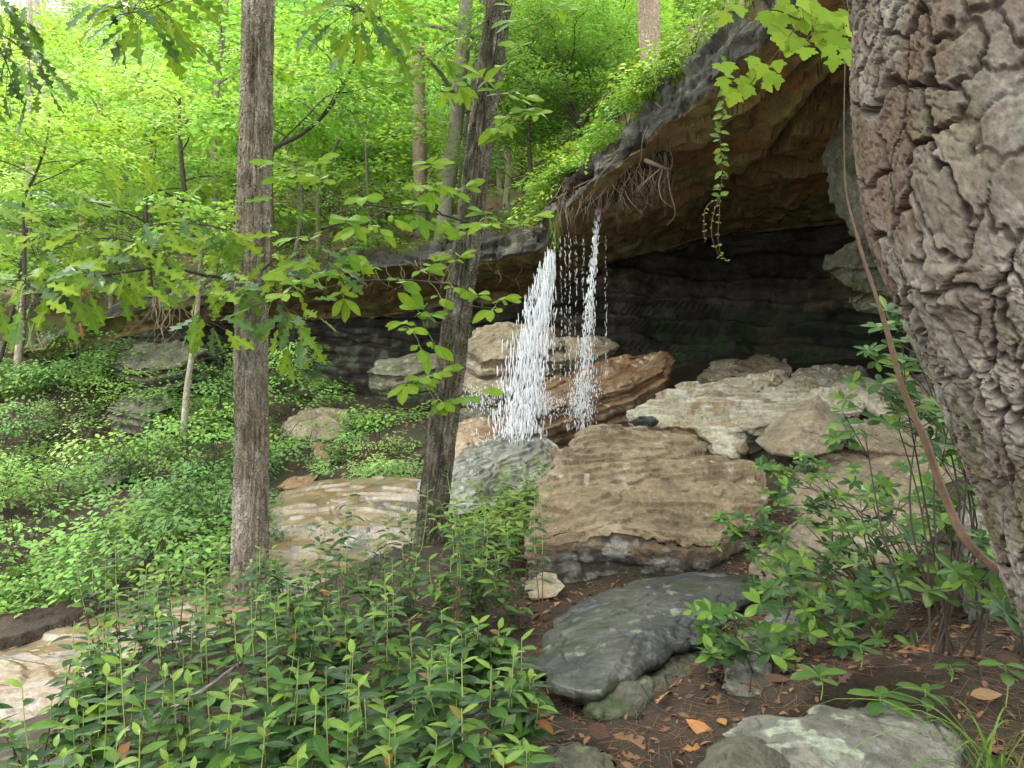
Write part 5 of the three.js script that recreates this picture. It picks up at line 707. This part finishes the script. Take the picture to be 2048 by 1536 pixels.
{ // right: branching shrub with whorled leaves at the twig ends
  const clumps = [[[1760, 1260, 3.9], [[1475, 1065, 4.6], [1540, 1050, 4.5], [1590, 1020, 4.6], [1570, 1100, 4.3], [1530, 1110, 4.3], [1640, 1060, 4.4], [1610, 1130, 4.1], [1660, 1120, 4.2], [1560, 1160, 4.0], [1690, 1080, 4.2], [1510, 1085, 4.5]], 'whorl-leaved shrub reaching over the lower right corner of the big boulder'],
    [[1800, 1200, 4.2], [[1555, 940, 4.9], [1610, 930, 4.9], [1590, 965, 4.8], [1650, 945, 4.8], [1680, 990, 4.6], [1620, 1000, 4.6], [1720, 1000, 4.5], [1740, 1040, 4.4], [1760, 960, 4.6], [1700, 1040, 4.4]], 'whorl-leaved shrub below the wedge block'],
    [[1870, 1240, 3.6], [[1800, 1000, 4.0], [1850, 960, 4.0], [1880, 1010, 3.8], [1830, 1050, 3.8], [1780, 1080, 3.8], [1900, 1060, 3.6], [1860, 1100, 3.6], [1920, 960, 3.9], [1950, 1030, 3.6], [1810, 1120, 3.6]], 'dense whorl-leaved shrub behind the bare vine stem'],
    [[1760, 1330, 3.2], [[1600, 1190, 3.5], [1650, 1160, 3.5], [1690, 1200, 3.4], [1560, 1220, 3.5], [1620, 1240, 3.3], [1740, 1180, 3.4], [1700, 1250, 3.2], [1580, 1280, 3.3], [1760, 1240, 3.2]], 'low whorl-leaved shrub above the speckled grey rock'],
    [[1905, 1250, 3.0], [[1780, 690, 3.2], [1820, 660, 3.2], [1800, 740, 3.1], [1850, 700, 3.1], [1880, 760, 3.1], [1840, 800, 3.0], [1780, 800, 3.1], [1900, 850, 3.0], [1730, 870, 3.2], [1860, 880, 3.0], [1920, 900, 3.0]], 'tall thin-stemmed shrub beside the bare vine, leaves up to the shelter floor'],
    [[2000, 1300, 2.8], [[1980, 1060, 3.0], [2020, 1110, 2.9], [1960, 1130, 2.9], [2035, 1040, 3.0], [1930, 1160, 2.8], [2000, 1200, 2.7], [1990, 1150, 2.8]], 'dark whorl-leaved shrub under the big trunk at the right edge'],
    [[1480, 1330, 3.2], [[1470, 1240, 3.3], [1490, 1262, 3.25], [1460, 1275, 3.2], [1500, 1300, 3.1]], 'small whorl-leaved sprig beside the path stone']];
  for (const [b, tips, lb] of clumps) {
    const a = P(...b), base = V(a.x, low(a.x, a.z) - 0.04, a.z), t = thing('laurel_shrub', lb, 'shrub', base), L = (q) => P(...q).sub(base);
    for (const q of tips) {
      const e = L(q), mid = e.clone().multiplyScalar(rr(0.4, 0.65)).add(V(rr(-0.16, 0.16), rr(-0.05, 0.18), rr(-0.12, 0.12))); wood([V(rr(-0.2, 0.2), -0.05, rr(-0.2, 0.2)), mid, e], 0.0065, 0.002, t, 'stem'); let sp = t.children[t.children.length - 1];
      for (let k = 0; k < 5; k++) {
        const c = k ? e.clone().add(V(rr(-0.17, 0.17), rr(-0.1, 0.12), rr(-0.17, 0.17))) : e, ax = V(rr(-0.5, 0.5), 1, rr(0, 0.9)).normalize(), n = Math.floor(rr(5, 9)), mt = pick(LM.laurel), s = rr(0.055, 0.09);
        if (k) sp = wood([mid.clone().lerp(e, 0.75), c], 0.0025, 0.0018, t, 'twig', M.twig, 4);
        for (let i = 0; i < n; i++) { const an = i * 6.283 / n + rr(-0.25, 0.25), d = V(Math.cos(an), rr(0, 0.5), Math.sin(an)).applyQuaternion(new THREE.Quaternion().setFromUnitVectors(UPV, ax)); leaf(sp, pick(G.obov), rnd() < 0.2 ? LM.tip[0] : mt, c, d, ax, s * rr(0.75, 1.2)); }
      }
    }
  }
  for (const [px, py, d, s, lb] of [[1640, 1350, 2.75, 0.11, 'broad five-leaved seedling behind the speckled grey rock'], [1760, 1390, 2.6, 0.13, 'broad-leaved seedling growing from the back of the speckled grey rock'], [1850, 1350, 2.6, 0.09, 'small seedling beside the arching grass'], [1720, 1290, 2.9, 0.09, 'small leafy seedling in the dark under the right shrubs'], [2010, 1330, 2.5, 0.08, 'seedling in leaf litter at the right edge'], [1900, 1330, 2.7, 0.06, 'tiny yellow-green seedling behind the grass tuft']]) { const a = P(px, py, d), gy = low(a.x, a.z), base = V(a.x, gy, a.z), t = thing('seedling', lb, 'plant', base), c = V(0, Math.max(0.05, Math.min(0.25, a.y - gy)), 0); wood([V(0, -0.02, 0), c.clone().multiplyScalar(0.5).add(V(0.01, 0, 0)), c], 0.0025, 0.0018, t, 'stem', LM.shoot, 5); const n = 6; for (let i = 0; i < n; i++) { const an = i * 6.283 / n + rr(-0.2, 0.2); leaf(t, pick(G.obov), pick([LM.laurel[0], LM.shrub[3], LM.laurel[2]]), c.clone().add(V(0, -0.012 * (i % 3), 0)), V(Math.cos(an), rr(0, 0.3), Math.sin(an)), V(0, 1, 0.15), s * rr(0.8, 1.15)); } }
}
{ // arching grass at the lower right
  const b = P(1985, 1540, 2.0), base = V(b.x, Math.max(b.y - 0.03, low(b.x, b.z)), b.z), t = thing('grass_tuft', 'tuft of arching grass blades at the bottom right corner', 'grass', base);
  for (let i = 0; i < 26; i++) { const a = rr(0, 6.28), L = rr(0.2, 0.56), d = V(Math.cos(a) - 0.45, 0, Math.sin(a) * 0.7).multiplyScalar(rr(0.35, 1.0)), pts = []; for (let k = 0; k <= 8; k++) { const f = k / 8; pts.push(V(d.x * f * L * 1.1, L * (f * 1.15 - 0.75 * f * f * rr(0.98, 1.02) * (0.6 + d.length())), d.z * f * L * 1.1)); } const pos = [], idx = [], uv = []; pts.forEach((p, k) => { const w = 0.0042 * Math.sqrt(1 - k / 8.2), s = V(-d.z, 0, d.x).normalize(); pos.push(p.x - s.x * w, p.y, p.z - s.z * w, p.x, p.y - w * 0.5, p.z, p.x + s.x * w, p.y, p.z + s.z * w); uv.push(0, k / 8, 0.5, k / 8, 1, k / 8); if (k) { const q = (k - 1) * 3; for (const m of [0, 1]) idx.push(q + m, q + m + 3, q + m + 1, q + m + 1, q + m + 3, q + m + 4); } }); const g = new THREE.BufferGeometry(); g.setAttribute('position', new THREE.Float32BufferAttribute(pos, 3)); g.setAttribute('uv', new THREE.Float32BufferAttribute(uv, 2)); g.setIndex(idx); g.computeVertexNormals(); const m = mesh('blade', g, pick([LM.blade, LM.shrub[3], LM.tip[0]]), t); m.position.set(rr(-0.04, 0.04), -0.01, rr(-0.04, 0.04)); }
}
// ---------------------------------------------------------------- litter
{
  const flat = (x, z, s) => { const e = 0.06, n = V(low(x - e, z) - low(x + e, z), 2 * e, low(x, z - e) - low(x, z + e)).normalize(); return n.add(rdir(s)); };
  let made = 0;
  for (let i = 0; i < 1400 && made < 150; i++) { const px = rr(1050, 2060), d = rr(2.2, 4.6), a = P(px, 0, d), y = low(a.x, a.z), py = 768 - (y - 1.6) / d * F; if (py < 1160 || py > 1560 || y < lowBase(a.x, a.z) - 0.09) continue; if (px < 1430 && py > 1330 && rnd() < 0.6) continue; made++; const m = mesh('fallen_leaf', pick([...G.oak, ...G.hick, G.oak[1]]), pick(LM.dead)); m.quaternion.setFromRotationMatrix(basis(V(rr(-1, 1), 0, rr(-1, 1)), flat(a.x, a.z, 0.5))); m.position.set(a.x, y + 0.012, a.z); m.scale.setScalar(rr(0.06, 0.15)); tag(m, 'dry brown fallen leaf on the soil around the path', 'leaf', 'fallen leaves on the soil'); }
  const bit = new THREE.InstancedMesh(G.hick[1], LM.dead[0], 7000), c = new THREE.Color(), ys = (x, z) => low(x, z);
  for (let i = 0; i < 7000; i++) { let x, z, y; if (i < 4400) { z = rr(-6, -1.6); x = rr(-1, 2.4); y = ys(x, z); } else if (i < 5400) { z = rr(-16, -7); x = rr(-9, -0.5); y = ys(x, z); } else { const s = station(rr(2, 9)), q = s.T.clone().addScaledVector(s.inw, rr(0, 3.5)); x = q.x; z = q.z; y = hillAt(x, z) + 0.03; } bit.setMatrixAt(i, _m.copy(basis(V(rr(-1, 1), rr(-0.2, 0.2), rr(-1, 1)), V(rr(-0.6, 0.6), 1, rr(-0.6, 0.6)))).scale(V(1, 1, 1).multiplyScalar(i < 4400 ? rr(0.015, 0.055) : rr(0.06, 0.13))).setPosition(x, y + 0.008, z)); const k = rr(0.4, 1.7); bit.setColorAt(i, c.setRGB(k, k * rr(0.85, 1.1), k)); }
  bit.name = 'leaf_litter'; scene.add(tag(bit, 'scattered crumbled leaf litter over the soil', 'litter', null, 'stuff'));
  const nd = new THREE.CylinderGeometry(0.0009, 0.0006, 0.11, 3, 1); nd.rotateX(Math.PI / 2); const im = new THREE.InstancedMesh(nd, std({ color: C(0.24, 0.12, 0.06), roughness: 0.8 }), 2600);
  for (let i = 0; i < 2600; i++) { const z = rr(-5, -2), x = rr(0.1, 2.2), y = low(x, z) + rr(0.003, 0.02); im.setMatrixAt(i, _m.copy(basis(V(rr(-1, 1), rr(-0.1, 0.1), rr(-1, 1)), UPV)).setPosition(x, y, z)); }
  im.name = 'pine_needles'; scene.add(tag(im, 'brown pine needles strewn over the soil of the path', 'needles', null, 'stuff'));
}

// ---------------------------------------------------------------- which one of its kind: rows from front to back, places from left to right
{
  const ones = ['', 'first', 'second', 'third', 'fourth', 'fifth', 'sixth', 'seventh', 'eighth', 'ninth', 'tenth', 'eleventh', 'twelfth', 'thirteenth', 'fourteenth', 'fifteenth', 'sixteenth', 'seventeenth', 'eighteenth', 'nineteenth', 'twentieth'], tens = ['', '', 'twenty', 'thirty', 'forty', 'fifty'];
  const ord = (n) => ones[n] ?? (n % 10 ? tens[Math.floor(n / 10)] + '-' + ones[n % 10] : ['', '', '', 'thirtieth', 'fortieth', 'fiftieth'][n / 10]);
  const px = (o) => o.position.x / -o.position.z;
  const rank = (group, rows, fmt) => {
    const all = scene.children.filter((o) => o.userData.group === group).sort((a, b) => b.position.z - a.position.z), per = Math.ceil(all.length / rows);
    for (let r = 0; r < rows; r++) all.slice(r * per, (r + 1) * per).sort((a, b) => px(a) - px(b)).forEach((o, i) => { o.userData.label = fmt(ord(r + 1), ord(i + 1)); });
  };
  rank('thicket at the lower left', 6, (r, i) => `glossy evergreen shrub in the lower-left thicket, ${r} row from the front, ${i} from left`);
  rank('understory trees of the hillside wood', 5, (r, i) => `slender understory tree behind the cliff, ${r} row up the hillside, ${i} from left`);
  rank('tall trees far up the hillside', 3, (r, i) => `tall far woodland tree, ${r} row of the upper hillside, ${i} from left`);
  rank('shrubs on the left slope', 6, (r, i) => `oval-leaved shrub on the slope left of the oak, ${r} row up, ${i} from left`);
  rank('shrubs under the low ledge', 1, (r, i) => `leafy shrub against dark rock under the low ledge, ${i} from left`);
  rank('low plants above the wet slope', 1, (r, i) => `low fine-leaved bright green plant above the wet slope, ${i} from left`);
  rank('plants along the shelter rim', 1, (r, i) => `small yellow-green plant on the mossy shelter rim, ${i} from the waterfall end`);
  rank('plants along the low ledge', 1, (r, i) => `small green plant on top of the low ledge, ${i} from left`);
  rank('fallen leaves on the soil', 10, (r, i) => `dry fallen leaf by the path, ${r} row from the front, ${i} from left`);
  rank('bright shrubs left of the big boulder', 1, (r, i) => `bright drooping-leaved shrub between big boulder and leaning trunk, ${i} from left`);
}
scene.updateMatrixWorld(true);
renderer.render(scene, camera);
